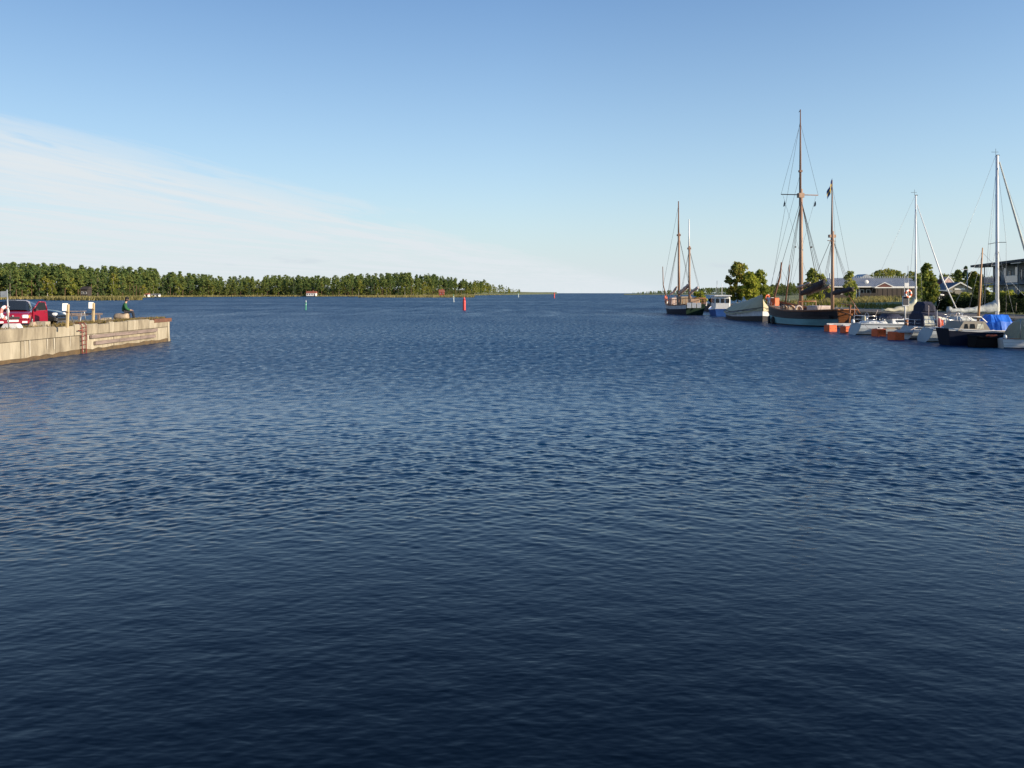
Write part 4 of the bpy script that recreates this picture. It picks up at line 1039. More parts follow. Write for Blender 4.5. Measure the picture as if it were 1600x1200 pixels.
mb = MB(); mb.prism([(-0.9, 3.6), (2.3, 3.6), (0.7, PZ(432.5, Yr) - 2.8)], -0.2, 3.0, 'Y'); g_ = mb.build('gable', mat('pale_pink_boarding', (0.62, 0.42, 0.38), 0.8, var=0.1), rh)
for s in (-1, 1): MB().add([(0.7 + s * 1.9, -0.28, 3.35), (0.7 + s * 1.9, -0.28, 3.75), (0.7, -0.28, PZ(431, Yr) - 2.8), (0.7, -0.28, PZ(433.5, Yr) - 2.8)], [(0, 1, 2, 3)]).build('bargeboard', WHITE, g_)
MB().box((-3.6, 3, PZ(434.5, Yr) - 2.8), (0.7, 0.7, 1.6)).build('chimney', FALU, rh)

# apartment house, its long front in the shade
PANEL = mat('pale_blue_render', (0.32, 0.37, 0.43), 0.8, var=0.12, vscale=0.8)
FRAME = mat('slate_blue_boarding', (0.19, 0.22, 0.26), 0.6, var=0.2, vscale=1.0)
A0, A1 = Vector((76.0, 131.5, 0)), Vector((65.5, 95.0, 0))
ln = (A1 - A0).length; ang = math.atan2(A1.y - A0.y, A1.x - A0.x)
ap = thing('apartment_house', 'two storey blue-grey apartment house with balconies and a dark flat roof', 'apartment house', (A0.x, A0.y, 2.0), ang)
# local: +x along the front towards us, -y is out of the front (towards the water)
TOPZ = PZ(414.5, 131) - 2.0; F1 = TOPZ * 0.48
for i in range(7):
    for z0, z1 in ((0.0, F1 - 0.12), (F1 + 0.12, TOPZ - 0.3)):
        x0 = i * ln / 7
        m_ = PANEL if (i + (z0 > 0)) % 3 else FRAME
        MB().box((x0 + ln / 14, 3.5, (z0 + z1) / 2), (ln / 7 - 0.05, 7.0, z1 - z0)).build('wall_panel', m_, ap)
        for k in range(2):
            xx = x0 + (0.30 + 0.42 * k) * ln / 7
            f = MB().box((xx, -0.03, (z0 + z1) / 2 - (0.15 if k else 0.0)), (1.25 if k == 0 else 1.0, 0.09, 1.55 if k else 2.1)).build('window' if k else 'balcony_door', FRAME if k else WHITE, ap)
            MB().box((xx, -0.085, (z0 + z1) / 2 - (0.15 if k else 0.0)), (1.05 if k == 0 else 0.82, 0.04, 1.35 if k else 1.9)).build('pane', PANE, f)
MB().box((ln / 2, 3.0, F1), (ln + 0.2, 7.6, 0.22)).build('floor_band', FRAME, ap)
for i in range(3):
    x0 = 5.5 + i * 11.5
    b = MB().box((x0, -1.0, F1 - 0.02), (5.6, 1.9, 0.18)).build('balcony', PANEL, ap)
    MB().box((x0, -1.93, F1 + 0.62), (5.6, 0.04, 0.9)).build('balcony_screen', glass_mat('balcony_glass', (0.05, 0.075, 0.10)), b)
    MB().box((x0, -1.93, F1 + 1.10), (5.7, 0.07, 0.06)).build('handrail', GALV, b)
    for s in (-2.7, 2.7): MB().box((x0 + s, -1.85, TOPZ / 2 - 0.2), (0.12, 0.12, TOPZ - 0.4)).build('balcony_post', FRAME, b)
rf = MB().box((ln / 2 - 0.2, 2.4, TOPZ - 0.08), (ln + 3.0, 10.4, 0.34)).build('roof', mat('dark_roof_felt', (0.045, 0.048, 0.055), 0.8), ap)
for i in range(4): MB().box((2.5 + i * 9.5, -2.2, TOPZ - 0.34), (4.4, 0.9, 0.12)).build('sunlit_soffit_strip', WHITE, rf)  # white strips stand for sunlight caught under the roof edge

# lamps
def lamp_post(label, px, Y, top_py, z, disc=False):
    H_ = PZ(top_py, Y) - z
    o = thing('lamp_post', label, 'lamp post', (PX(px, Y), Y, z))
    MB().tube([(0, 0, 0), (0, 0, H_)], [0.07, 0.045], 8).build('pole', GALV, o)
    if disc: MB().lathe([(0.05, H_ - 0.1), (0.52, H_), (0.50, H_ + 0.10), (0.1, H_ + 0.18)], 16).build('lamp_shade', WHITE, o)
    else:
        MB().box((-0.35, 0, H_), (0.9, 0.12, 0.09)).build('lamp_arm', GALV, o)
lamp_post('tall thin street lamp in front of the trees by the apartment house', 1511.5, 118, 421, 2.0)
lamp_post('short lamp with a white disc shade behind the navy canopy boat', 1467.5, 96, 461.5, 1.6, True)

# trees and bushes on the right
def near_tree(nm, label, px, Y, top_py, kind, leafm, barkm, seed, clumps=60, per=46, size=0.20, z=None, wid=1.0, cat='tree', group=None, hb=None):
    z = right_z(PX(px, Y) - shore_x(Y), Y) if z is None else z
    h = PZ(top_py, Y) - z
    return plant_tree(nm, tree_proto(kind, h, int(clumps * 0.9), int(per * 0.62), size * 1.15, leafm, barkm, seed), (PX(px, Y), Y, z - 0.1), wid, 0.3 * seed, label, cat, group, sz=1.0)
near_tree('alder_tree', 'tall dark tree with a rusty top left of the yellow-green birch', 1153, 172, 410, 'oval', LEAF_RUSSET, TRUNK_GREY, 1, 90, 60, 0.26, wid=0.92)
near_tree('birch_tree', 'yellow-green birch rising behind the tarped boat', 1172, 168, 424, 'oval', LEAF_YELLOW, TRUNK_BIRCH, 2, 80, 60, 0.24, wid=1.05)
near_tree('birch_tree', 'green birch on the right of the tree group behind the tarped boat', 1187, 176, 421, 'oval', LEAF_GREEN, TRUNK_BIRCH, 3, 80, 55, 0.24, wid=0.85)
near_tree('shrub', 'low green bush at the right foot of the birch group', 1199, 170, 447, 'bush', LEAF_GREEN, TRUNK_GREY, 4, 30, 50, 0.22, cat='bush')
near_tree('shrub', 'yellow-green bank bush behind the stern of the far ketch', 1092, 190, 453.5, 'bush', LEAF_YELLOW, TRUNK_GREY, 44, 40, 50, 0.24, z=1.0, cat='bush')
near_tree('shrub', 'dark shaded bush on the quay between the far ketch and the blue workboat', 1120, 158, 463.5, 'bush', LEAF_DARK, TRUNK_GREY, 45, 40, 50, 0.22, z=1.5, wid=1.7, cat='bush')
near_tree('willow_tree', 'loose yellow-green tree seen between the masts of the big ketch', 1269, 150, 420.5, 'oval', LEAF_GREEN, TRUNK_GREY, 5, 60, 46, 0.22)
near_tree('willow_tree', 'paler bushy tree hanging over the furled sails of the big ketch', 1281, 146, 428, 'oval', LEAF_YELLOW, TRUNK_GREY, 6, 46, 40, 0.22)
near_tree('young_tree', 'young street tree with a split top in front of the grey roof', 1328, 126, 424, 'column', LEAF_GREEN, TRUNK_GREY, 7, 46, 34, 0.17, wid=1.1)
near_tree('birch_tree', 'large leafy birch just right of the slim white mast', 1449, 92, 411, 'column', LEAF_GREEN, TRUNK_BIRCH, 8, 95, 52, 0.15, wid=0.9)
near_tree('sapling', 'thin sapling beside the large birch near the quay', 1437, 90, 430, 'column', LEAF_GREEN, TRUNK_GREY, 9, 22, 30, 0.12, wid=0.8)
near_tree('oak_tree', 'green-brown tree behind the beige house at the end of the apartments', 1521, 182, 424, 'oval', LEAF_RUSSET, TRUNK_GREY, 10, 70, 46, 0.25, wid=1.1)
near_tree('oak_tree', 'round green tree in front of the apartment house corner', 1532, 134, 431, 'oval', LEAF_GREEN, TRUNK_GREY, 12, 60, 46, 0.22, wid=1.05)
near_tree('spruce_tree', 'dark spruce tips over the beige house', 1509, 205, 416, 'spruce', LEAF_SPRUCE, TRUNK_GREY, 13, 60, 34, 0.26)
near_tree('pine_tree', 'dark pine behind the blue roof and lamp post', 1497, 230, 422, 'pine', LEAF_PINE, TRUNK_PINE, 14, 50, 40, 0.30, wid=1.1)
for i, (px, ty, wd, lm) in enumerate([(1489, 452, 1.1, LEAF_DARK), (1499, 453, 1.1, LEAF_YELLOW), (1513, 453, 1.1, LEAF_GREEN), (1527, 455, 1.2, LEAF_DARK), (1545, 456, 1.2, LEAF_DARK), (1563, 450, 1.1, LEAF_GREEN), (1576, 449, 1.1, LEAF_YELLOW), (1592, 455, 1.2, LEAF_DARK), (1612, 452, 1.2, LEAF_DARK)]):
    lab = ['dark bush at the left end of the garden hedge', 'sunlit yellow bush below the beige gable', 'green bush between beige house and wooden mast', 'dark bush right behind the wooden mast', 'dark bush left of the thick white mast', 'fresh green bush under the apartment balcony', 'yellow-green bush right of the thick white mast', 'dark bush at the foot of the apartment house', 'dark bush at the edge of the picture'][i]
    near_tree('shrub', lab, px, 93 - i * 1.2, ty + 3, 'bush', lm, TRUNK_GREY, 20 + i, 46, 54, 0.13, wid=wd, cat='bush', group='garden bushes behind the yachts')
# a clipped dark hedge in the shade, and the dry grass belt before the long house
def leaf_box(name, m, pts, rad, per, size):
    V_, F_ = leaf_cloud(np.array(pts), np.array(rad), per, size, rng, 0.9)
    me = mesh_np(name, V_, F_); me.materials.append(m); o = bpy.data.objects.new(name, me); C.objects.link(o); return o
pts, rad = [], []
for i in range(300):
    t_ = rt.random(); Y = 92 - 32 * t_; x = edge_x(Y) + rt.uniform(9.0, 10.6)
    pts.append((x, Y, 1.6 + 1.5 * rt.random())); rad.append(rt.uniform(0.35, 0.6))
hd = thing('hedge', 'long dark clipped hedge in the shade behind the yachts', 'hedge', (0, 0, 0))
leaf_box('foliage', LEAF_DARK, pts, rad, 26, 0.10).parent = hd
mb = MB()
for i in range(22):
    Y = 92 - 1.5 * i; x = edge_x(Y) + 9.8; mb.tube([(x, Y, 1.4), (x + 0.1, Y, 2.6)], 0.05, 5)
o = mb.build('stems', TRUNK_GREY, hd); o['kind'] = 'stuff'
pts = []
for i in range(7000):
    px = rt.uniform(1232, 1420); Y = rt.uniform(140, 178); x = PX(px, Y)
    if math.sin(px * 0.07) + math.sin(Y * 0.31 + px * 0.02) < rt.uniform(-1.0, 1.3): continue
    pts.append((x, Y, right_z(x - shore_x(Y), Y) - 0.05))
tag(blades('meadow_grass', REED, pts, 0.62, 0.22, 0.25), kind='stuff')
pts = []
for i in range(2200):
    Y = rt.uniform(100, 175); x = shore_x(Y) + rt.uniform(9, 15); pts.append((x, Y, right_z(x - shore_x(Y), Y) - 0.05))
tag(blades('verge_grass', leaf_mat('verge_blades', (0.05, 0.07, 0.02), (0.11, 0.13, 0.03), (0.22, 0.19, 0.06), 0.5), pts, 0.5, 0.16, 0.25), kind='stuff')
# tree line behind the houses, and the dark wood behind the masts
src2 = src
spots = []
for i in range(46):
    px = 1340 + i * 2.4 + rt.uniform(-1.5, 1.5); Y = rt.uniform(330, 380); ty = np.interp(px, [1340, 1352, 1378, 1395, 1410, 1430, 1450], [436, 431, 421, 420, 426, 424, 430]) + rt.uniform(-1.5, 4)
    spots.append((PX(px, Y), Y, 3.5, PZ(ty, Y) - 3.5, 'birch' if rt.random() < 0.5 else 'pine'))
for i in range(190):
    px = rt.uniform(1196, 1345); Y = rt.uniform(720, 880); ty = np.interp(px, [1196, 1215, 1240, 1345], [447, 443.5, 441.5, 438]) + rt.uniform(-1, 5)
    spots.append((PX(px, Y), Y, 0.5, PZ(ty, Y) - 0.5, 'spruce' if rt.random() < 0.35 else 'pine'))
for i in range(60):
    px = rt.uniform(1440, 1640); Y = rt.uniform(300, 360); ty = np.interp(px, [1440, 1480, 1500, 1640], [432, 426, 428, 424]) + rt.uniform(0, 6)
    spots.append((PX(px, Y), Y, 3.5, PZ(ty, Y) - 3.5, rt.choice(['pine', 'birch', 'spruce'])))
mass('woods_behind_houses', spots, LEAFS, None)
mb = MB(); mb.loft([[(PX(px, Y), Y, z) for px in (1190, 1260, 1400, 1660)] for Y, z in ((640, -0.5), (700, 0.4), (1000, 3.0))], closed=False)
tag(mb.build('back_wood_ground', GROUND_FAR), kind='structure')

# ------------------------------------------------------------------ boats
TAR = mat('tarred_planking', (0.058, 0.046, 0.044), 0.6, var=0.45, vscale=2.0, stretch=(0.4, 2, 5))
TURQ = mat('pale_turquoise_hull_paint', (0.24, 0.46, 0.50), 0.5, col2=(0.17, 0.34, 0.38), vscale=1.2, stretch=(0.5, 1, 2))
BOOT = mat('dark_boot_paint', (0.030, 0.026, 0.028), 0.7, var=0.4, vscale=2.0)
VARN = mat('varnished_planks', (0.40, 0.165, 0.060), 0.4, col2=(0.25, 0.095, 0.038), vscale=2.0, stretch=(3, 0.6, 6))
MASTW = mat('mast_wood', (0.44, 0.30, 0.20), 0.55, col2=(0.30, 0.17, 0.11), vscale=1.0, stretch=(4, 4, 0.4))
MASTD = mat('dark_topmast_wood', (0.20, 0.105, 0.070), 0.6, var=0.35, vscale=1.0, stretch=(4, 4, 0.4))
ROPE = mat('tarred_rigging', (0.060, 0.058, 0.056), 0.9, var=0.2)
WIRE = mat('steel_wire', (0.30, 0.31, 0.32), 0.4, metal=0.6, var=0.1)
TEAK = mat('bleached_deck', (0.30, 0.24, 0.17), 0.85, var=0.25, vscale=2.0, stretch=(0.5, 5, 1))
SAILD = mat('furled_dark_sail', (0.050, 0.040, 0.044), 0.9, var=0.4, vscale=3.0, bump=0.8, bscale=5.0)
SAILG = mat('olive_sail_cloth', (0.29, 0.28, 0.185), 0.9, var=0.35, vscale=2.5, bump=0.8, bscale=5.0)
SAILP = mat('pale_sail_cloth', (0.58, 0.47, 0.42), 0.9, var=0.2, vscale=2.5, bump=0.6, bscale=5.0)
NAVYH = mat('navy_hull_paint', (0.008, 0.012, 0.030), 0.5, spec=0.3, var=0.25, vscale=1.5)
GELW = mat('white_gelcoat', (0.72, 0.73, 0.72), 0.3, var=0.07, vscale=0.8)
GELG = mat('greyed_white_hull', (0.50, 0.54, 0.54), 0.4, var=0.10, vscale=0.8)
ALU = mat('white_lacquered_spar', (0.80, 0.80, 0.78), 0.35, var=0.05, vscale=2.0)
CREAMC = mat('cream_sail_cover', (0.62, 0.58, 0.42), 0.85, var=0.14, vscale=2.0, bump=0.6, bscale=4.0)
GREYC = mat('grey_sail_cover', (0.50, 0.52, 0.48), 0.85, var=0.25, vscale=3.0, bump=0.8, bscale=5.0)
NAVYC = mat('navy_canvas', (0.018, 0.022, 0.050), 0.85, var=0.3, vscale=3.0, bump=0.4, bscale=6.0)
SHEEN = mat('pale_window_sheen', (0.66, 0.66, 0.56), 0.25, var=0.2, vscale=3.0)  # opaque cream: bright look of clear, reflecting panes put into the colour
BLUET = mat('blue_tarpaulin', (0.022, 0.17, 0.72), 0.5, var=0.25, vscale=2.0, bump=0.8, bscale=3.0)
OLIVE = mat('olive_boat_cover', (0.34, 0.315, 0.21), 0.9, col2=(0.25, 0.235, 0.155), vscale=1.5, bump=0.7, bscale=3.0)
TARPC = mat('old_canvas_tarp', (0.50, 0.45, 0.30), 0.9, col2=(0.41, 0.365, 0.24), vscale=0.9, bump=0.8, bscale=2.5)
BLUEH = mat('blue_workboat_paint', (0.030, 0.105, 0.34), 0.5, var=0.2, vscale=1.5)
GREENH = mat('green_hull_paint', (0.022, 0.115, 0.055), 0.5, var=0.3, vscale=1.5)
GREYW = mat('grey_white_strake', (0.58, 0.59, 0.60), 0.6, var=0.2, vscale=1.5)
STEEL = mat('stainless_tube', (0.62, 0.63, 0.64), 0.25, metal=0.8, var=0.05)

GELT = mat('shaded_transom_gelcoat', (0.27, 0.32, 0.35), 0.45, var=0.12)  # gelcoat darkened so the transoms' shade sits in the colour
class Hull:
    """a boat's hull: local +x is the bow, z=0 the waterline"""
    def __init__(s, L, B, fb, tr=0.6, draft=0.45, stem=0.7, stern=0.3, p=2.2, mid=0.42, vee=0.62, N=22, rnd=0.0, wine=0.0):
        s.__dict__.update(L=L, B=B, fb=fb, tr=tr, draft=draft, stem=stem, stern=stern, p=p, mid=mid, vee=vee, N=N, rnd=rnd, wine=wine)
    def half(s, t):
        if t < s.mid: q = t / s.mid; k = s.tr + (1 - s.tr) * math.sin(q * math.pi / 2)
        else: q = (t - s.mid) / (1 - s.mid); k = max(0.0, 1 - q ** s.p)
        return s.B / 2 * k
    def sheer(s, t):
        a, m, b = s.fb
        return m + (a - m) * max(0, 1 - t / 0.5) ** 1.8 + (b - m) * max(0, (t - 0.45) / 0.55) ** 1.8
    def pt(s, t, z, side):
        sh = s.sheer(t); u = max(0.0, min(1.0, (z + s.draft) / (sh + s.draft)))
        b = s.half(t) * (s.vee + (1 - s.vee) * u ** 0.55) * (u ** 0.18 if z < 0 else 1)
        w = 1 - u
        if s.rnd:
            v_ = max(0.0, (u - 0.2) / 0.8); el = math.sqrt(max(0.02, 1 - ((v_ - 0.60) / 0.61) ** 2)); k_ = s.rnd * max(0.0, 1 - t / 0.4)
            b = b * (1 - k_) + k_ * s.half(t) * el
        if s.wine and t < 0.32: b *= 1 - s.wine * (1 - t / 0.32) * min(1.0, w * 1.5)
        x = s.L * t + s.stern * w * (1 - t) ** 4 * 1.0 - s.stem * w * t ** 6
        return (x, side * b, z)
    def build(s, parent, bands, mats):
        """bands: list of (fraction of freeboard where the band ends, material index); the part below the waterline takes band 0"""
        mb = MB(); ts = [i / s.N for i in range(s.N + 1)]; ts[-1] = 0.999
        cuts = [(0.0, bands[0][1])]; prev = 0.0
        for f, m in bands:
            n = max(1, int((f - prev) / 0.25 + 0.5))
            for k in range(1, n + 1): cuts.append((prev + (f - prev) * k / n, m))
            prev = f
        for side in (-1, 1):
            rows = [[s.pt(t, -s.draft, side) for t in ts]] + [[s.pt(t, c * s.sheer(t), side) for t in ts] for c, m in cuts]
            rm = [bands[0][1]] + [m for c, m in cuts[1:]]
            for i in range(len(rows) - 1):
                mb.mi = rm[i]; mb.loft([rows[i], rows[i + 1]], closed=False, smooth=True)
        mb.mi = 0
        return mb.build('hull', mats, parent)
    def transom(s, parent, m, rows=(0.0, 0.15, 0.3, 0.45, 0.6, 0.8, 1.0)):
        mb = MB(); zz = [-s.draft] + [f * s.sheer(0) for f in rows]
        pp = [s.pt(0, z, -1) for z in zz]; qq = [s.pt(0, z, 1) for z in zz]
        o = 0.012
        mb.loft([[(x - o, y, z) for x, y, z in pp], [(x - o, y, z) for x, y, z in qq]], closed=False)
        return mb.build('transom', m, parent)
    def deck(s, parent, m, drop=0.25):
        ts = [i / s.N for i in range(s.N + 1)]; ts[-1] = 0.997
        rows = [[s.pt(t, s.sheer(t) - drop, 1)[:2] + (s.sheer(t) - drop,) for t in ts], [(s.pt(t, s.sheer(t) - drop, 1)[0], 0, s.sheer(t) - drop + 0.06) for t in ts], [s.pt(t, s.sheer(t) - drop, -1)[:2] + (s.sheer(t) - drop,) for t in ts]]
        return MB().loft(rows, closed=False).build('deck', m, parent)
    def rail(s, parent, m, r=0.05, dz=0.0, name='gunwale'):
        ts = [i / s.N for i in range(s.N + 1)]; ts[-1] = 0.998
        for side in (-1, 1):
            MB().tube([(lambda p: (p[0], p[1], p[2] + dz))(s.pt(t, s.sheer(t), side)) for t in ts], r, 6).build(name, m, parent)
def line(parent, a, b, r=0.018, m=None, name='stay', sag=0.0):
    a, b = Vector(a), Vector(b); pts = [a, b] if not sag else [a, a.lerp(b, 0.5) - Vector((0, 0, sag)), b]
    return MB().tube(pts, r, 5, smooth=True).build(name, m or ROPE, parent)
def sausage(parent, name, m, pts, r, squash=1.0):
    """a bundled sail: a lumpy tube"""
    rd = random.Random(int(1000 * pts[0][0]) % 997); pp = []; rr_ = []
    P_ = [Vector(p) for p in pts]
    for i in range(len(P_) - 1):
        n = 5
        for k in range(n):
            q = P_[i].lerp(P_[i + 1], k / n); pp.append(q + Vector((0, rd.uniform(-0.03, 0.03), rd.uniform(-0.04, 0.04)))); rr_.append(r * rd.uniform(0.75, 1.2))
    pp.append(P_[-1]); rr_.append(r * 0.5); rr_[0] *= 0.6
    return MB().tube(pp, rr_, 8).build(name, m, parent)
def fender_tyre(label, loc, rz, group=None):
    o = MB().torus((0, 0, 0), 0.33, 0.13, 20, 8, 'Y').build('tyre_fender', RUBBER); o.location = loc; o.rotation_euler = (0, 0, rz)
    return tag(o, label, 'fender', group)
def W2(root, p):
    c, s = math.cos(root.rotation_euler[2]), math.sin(root.rotation_euler[2]); l = root.location
    return (l[0] + c * p[0] - s * p[1], l[1] + s * p[0] + c * p[1], l[2] + p[2])

# ---- the large two-masted ship
S0, S1 = Vector((33.55, 83.2, 0)), Vector((31.1, 100.6, 0))
kang = math.atan2(S1.y - S0.y, S1.x - S0.x)
ks = thing('two_masted_ship', 'large two-masted wooden ship with a dark tarred and turquoise hull', 'ship', (S0.x, S0.y, 0), kang)
H = Hull((S1 - S0).length, 4.9, (1.85, 1.62, 2.75), tr=0.46, draft=0.8, stem=0.5, stern=2.4, p=2.6, mid=0.45, vee=0.70, N=30, wine=0.95)
H.build(ks, [(0.07, 2), (0.46, 1), (0.93, 0), (1.0, 3)], [TAR, TURQ, BOOT, VARN])
tr_ = H.transom(ks, VARN)
for k in range(5):
    z = 0.62 + k * 0.25; y = H.pt(0, z, 1)[1]; x = H.pt(0, z, 1)[0]; xb_ = H.pt(0, z + 0.12, 1)[0]
    MB().box((x - 0.035, 0, z), (0.05, 2 * y - 0.04, 0.26), 0, -math.atan2(x - xb_, 0.12)).build('transom_plank', VARN, tr_)
MB().box((-0.05, 0, 1.86), (0.16, 2.2, 0.10)).build('taffrail', VARN, ks)
H.deck(ks, TEAK, 0.45)
H.rail(ks, VARN, 0.075)
for side in (-1, 1):
    MB().tube([(lambda p: (p[0], p[1] * 1.01, p[2]))(H.pt(t / 20, 0.52 * H.sheer(t / 20), side)) for t in range(0, 20)], 0.06, 6).build('rubbing_strake', TAR, ks)
mx, zx = 9.6, 2.9
MB().tube([(mx, 0, 0.9), (mx + 0.02, 0, 8.0), (mx, 0, 15.1)], [0.235, 0.215, 0.17], 14).build('main_mast', MASTW, ks)
MB().tube([(mx + 0.20, 0, 13.3), (mx + 0.16, 0, 19), (mx + 0.16, 0, 24.0)], [0.14, 0.11, 0.05], 10).build('main_topmast', MASTD, ks)
MB().tube([(zx, 0, 0.9), (zx - 0.06, 0, 9.9)], [0.185, 0.135], 12).build('mizzen_mast', MASTW, ks)
MB().tube([(zx + 0.12, 0, 8.6), (zx + 0.05, 0, 15.2)], [0.11, 0.045], 10).build('mizzen_topmast', MASTD, ks)
MB().box((mx + 0.1, 0, 14.4), (0.55, 0.62, 0.5)).build('main_cap', MASTW, ks); MB().box((zx + 0.06, 0, 9.4), (0.35, 0.7, 0.30)).build('mizzen_cap', MASTW, ks)
MB().box((mx + 0.12, 0.02, 17.1), (0.34, 0.34, 0.22)).build('topmast_band', MASTD, ks)
# crossed yard on the main, athwart the ship as it lies seen square from the water
yv = Vector((math.cos(-kang), math.sin(-kang), 0)) * 2.08
MB().tube([Vector((mx + 0.35, 0, 14.55)) - yv, Vector((mx + 0.35, 0, 14.45)) + yv], [0.05, 0.055], 8).build('yard', MASTD, ks)
MB().tube([(zx - 0.5, 0.8, 8.9), (zx + 0.3, -0.5, 8.9)], 0.04, 6).build('mizzen_crosstree', MASTD, ks)
# rigging
for s in (-1, 1):
    for k, dx in enumerate((-1.5, -0.8, -0.1)):
        line(ks, (mx, 0, 13.9), (mx + dx, s * 2.40, 1.9), 0.022, ROPE, 'shroud')
        if k < 2: line(ks, (zx, 0, 9.2), (zx + dx * 0.8, s * 1.95, 1.8), 0.018, ROPE, 'shroud')
    line(ks, (mx + 0.16, 0, 22.5), Vector((mx + 0.35, 0, 14.5)) + yv * s, 0.014, ROPE, 'backstay')
    line(ks, Vector((mx + 0.35, 0, 14.5)) + yv * s * 0.9, (mx - 0.8 * s, s * 2.2, 2.0), 0.011, ROPE, 'brace')
    MB().box((mx - 0.55, s * 0.95, 8.6), (0.22, 0.10, 0.16)).build('block', TAR, ks)
line(ks, (mx + 0.16, 0, 22.8), (17.4, 0, 3.2), 0.016, ROPE, 'topmast_stay'); line(ks, (mx, 0, 14.0), (16.9, 0, 2.9), 0.024, ROPE, 'forestay')
line(ks, (mx + 0.1, 0, 17.0), (17.3, 0.3, 3.1), 0.014, ROPE, 'jib_stay'); line(ks, (zx, 0, 9.4), (7.2, 0.9, 2.4), 0.026, ROPE, 'mizzen_stay')
line(ks, (zx, 0, 9.0), (6.2, -0.9, 2.6), 0.016, ROPE, 'mizzen_runner'); line(ks, (mx, 0, 13.9), (4.3, 0.3, 4.9), 0.02, ROPE, 'topping_lift')
line(ks, (mx, 0, 14.0), (4.9, 0.5, 4.2), 0.014, ROPE, 'peak_halyard'); line(ks, (zx, 0, 9.3), (-0.9, 0, 3.6), 0.014, ROPE, 'mizzen_topping_lift')
line(ks, (zx + 0.05, 0, 14.6), (-0.1, 0.9, 1.9), 0.012, ROPE, 'mizzen_backstay'); line(ks, (zx + 0.05, 0, 14.6), (-0.1, -0.9, 1.9), 0.012, ROPE, 'mizzen_backstay')
# booms with their stowed sails
MB().tube([(mx - 0.2, 0, 3.3), (3.5, 0.1, 4.15)], [0.10, 0.08], 8).build('main_boom', MASTD, ks)
MB().tube([(mx + 0.4, 0.1, 3.9), (3.9, 0.25, 4.95)], [0.09, 0.06], 8).build('main_gaff', MASTD, ks)
sausage(ks, 'furled_mainsail', SAILD, [(mx - 0.3, 0.1, 3.45), (6.4, 0.15, 4.05), (4.1, 0.2, 4.72)], 0.36)
sausage(ks, 'furled_lower_sail', SAILG, [(mx - 0.9, -0.2, 3.35), (6.6, -0.2, 3.75), (3.6, -0.15, 4.30)], 0.22)
sausage(ks, 'pale_stowed_sail', SAILP, [(mx + 0.5, 0.3, 4.15), (mx - 0.6, 0.1, 4.35), (mx - 1.9, -0.1, 4.65)], 0.13)
MB().tube([(zx, 0, 3.35), (-1.2, 0, 3.75)], [0.08, 0.06], 8).build('mizzen_boom', MASTD, ks)
sausage(ks, 'furled_mizzen', SAILD, [(zx - 0.2, 0, 3.5), (0.8, 0, 3.72), (-1.0, 0, 3.95)], 0.24)
# raised spars over the bow
MB().tube([(16.3, 0.1, 2.6), (16.6, -0.9, 5.4), (16.7, -1.15, 7.2)], [0.13, 0.125, 0.10], 8).build('raised_bowsprit', MASTD, ks)
MB().tube([(15.4, -1.0, 2.4), (15.6, -1.55, 5.6), (15.65, -1.62, 6.9)], [0.10, 0.085, 0.06], 8).build('raised_spar', MASTD, ks)
for k in range(3): line(ks, (16.6, -1.0, 6.6 - k * 0.3), (13.4 + 1.2 * k, -1.6 + k * 1.2, 2.2), 0.014, ROPE, 'guy')
# deck furniture
MB().cbox((5.6, 0, 1.75), (2.2, 1.8, 0.85), 0.12).build('deckhouse', SAILP, ks)
MB().cbox((12.4, 0, 1.72), (1.6, 1.4, 0.6), 0.08).build('hatch', TEAK, ks)
MB().tube([(8.2, -1.0, 1.2), (8.2, -1.0, 2.6), (8.2, 1.0, 2.6), (8.2, 1.0, 1.2)], 0.07, 6).build('boom_gallows', VARN, ks)
for x, y in ((7.6, 1.3), (8.7, 1.6), (10.7, 1.5)):
    mb = MB(); mb.torus((x, y, 1.75), 0.36, 0.10, 16, 6, 'X'); mb.torus((x + 0.13, y, 1.73), 0.33, 0.10, 16, 6, 'X'); mb.build('rope_coil', SAILP if x < 8 else MASTW, ks)
for t_ in [i / 14 for i in range(1, 14)]:
    for s in (-1, 1):
        if t_ > 0.25:
            p = H.pt(t_, H.sheer(t_), s); MB().tube([p, (p[0], p[1], p[2] + 0.55)], 0.022, 5).build('stanchion', WIRE, ks)
# stern frame: rudder head, tiller and bumkin
for s in (-1, 1):
    MB().tube([(0.3, s * 0.9, 1.7), (-1.3, s * 0.25, 1.35)], 0.07, 6).build('bumkin', VARN, ks)
MB().tube([(-0.15, 0, -0.5), (-0.55, 0, 2.35)], 0.09, 8).build('rudder_stock', VARN, ks); MB().tube([(-0.5, 0, 2.25), (1.2, 0, 2.45)], 0.05, 6).build('tiller', VARN, ks)
MB().tube([(-0.9, -0.8, 1.5), (-0.5, 0.2, 3.3)], 0.045, 6).build('ensign_staff', VARN, ks)
for s in (-1, 1): MB().cbox((H.pt(0.03, 0.9, s)[0], s * 1.05, 1.05), (0.05, 0.5, 0.3), 0.02).build('stern_window', PANE, ks)
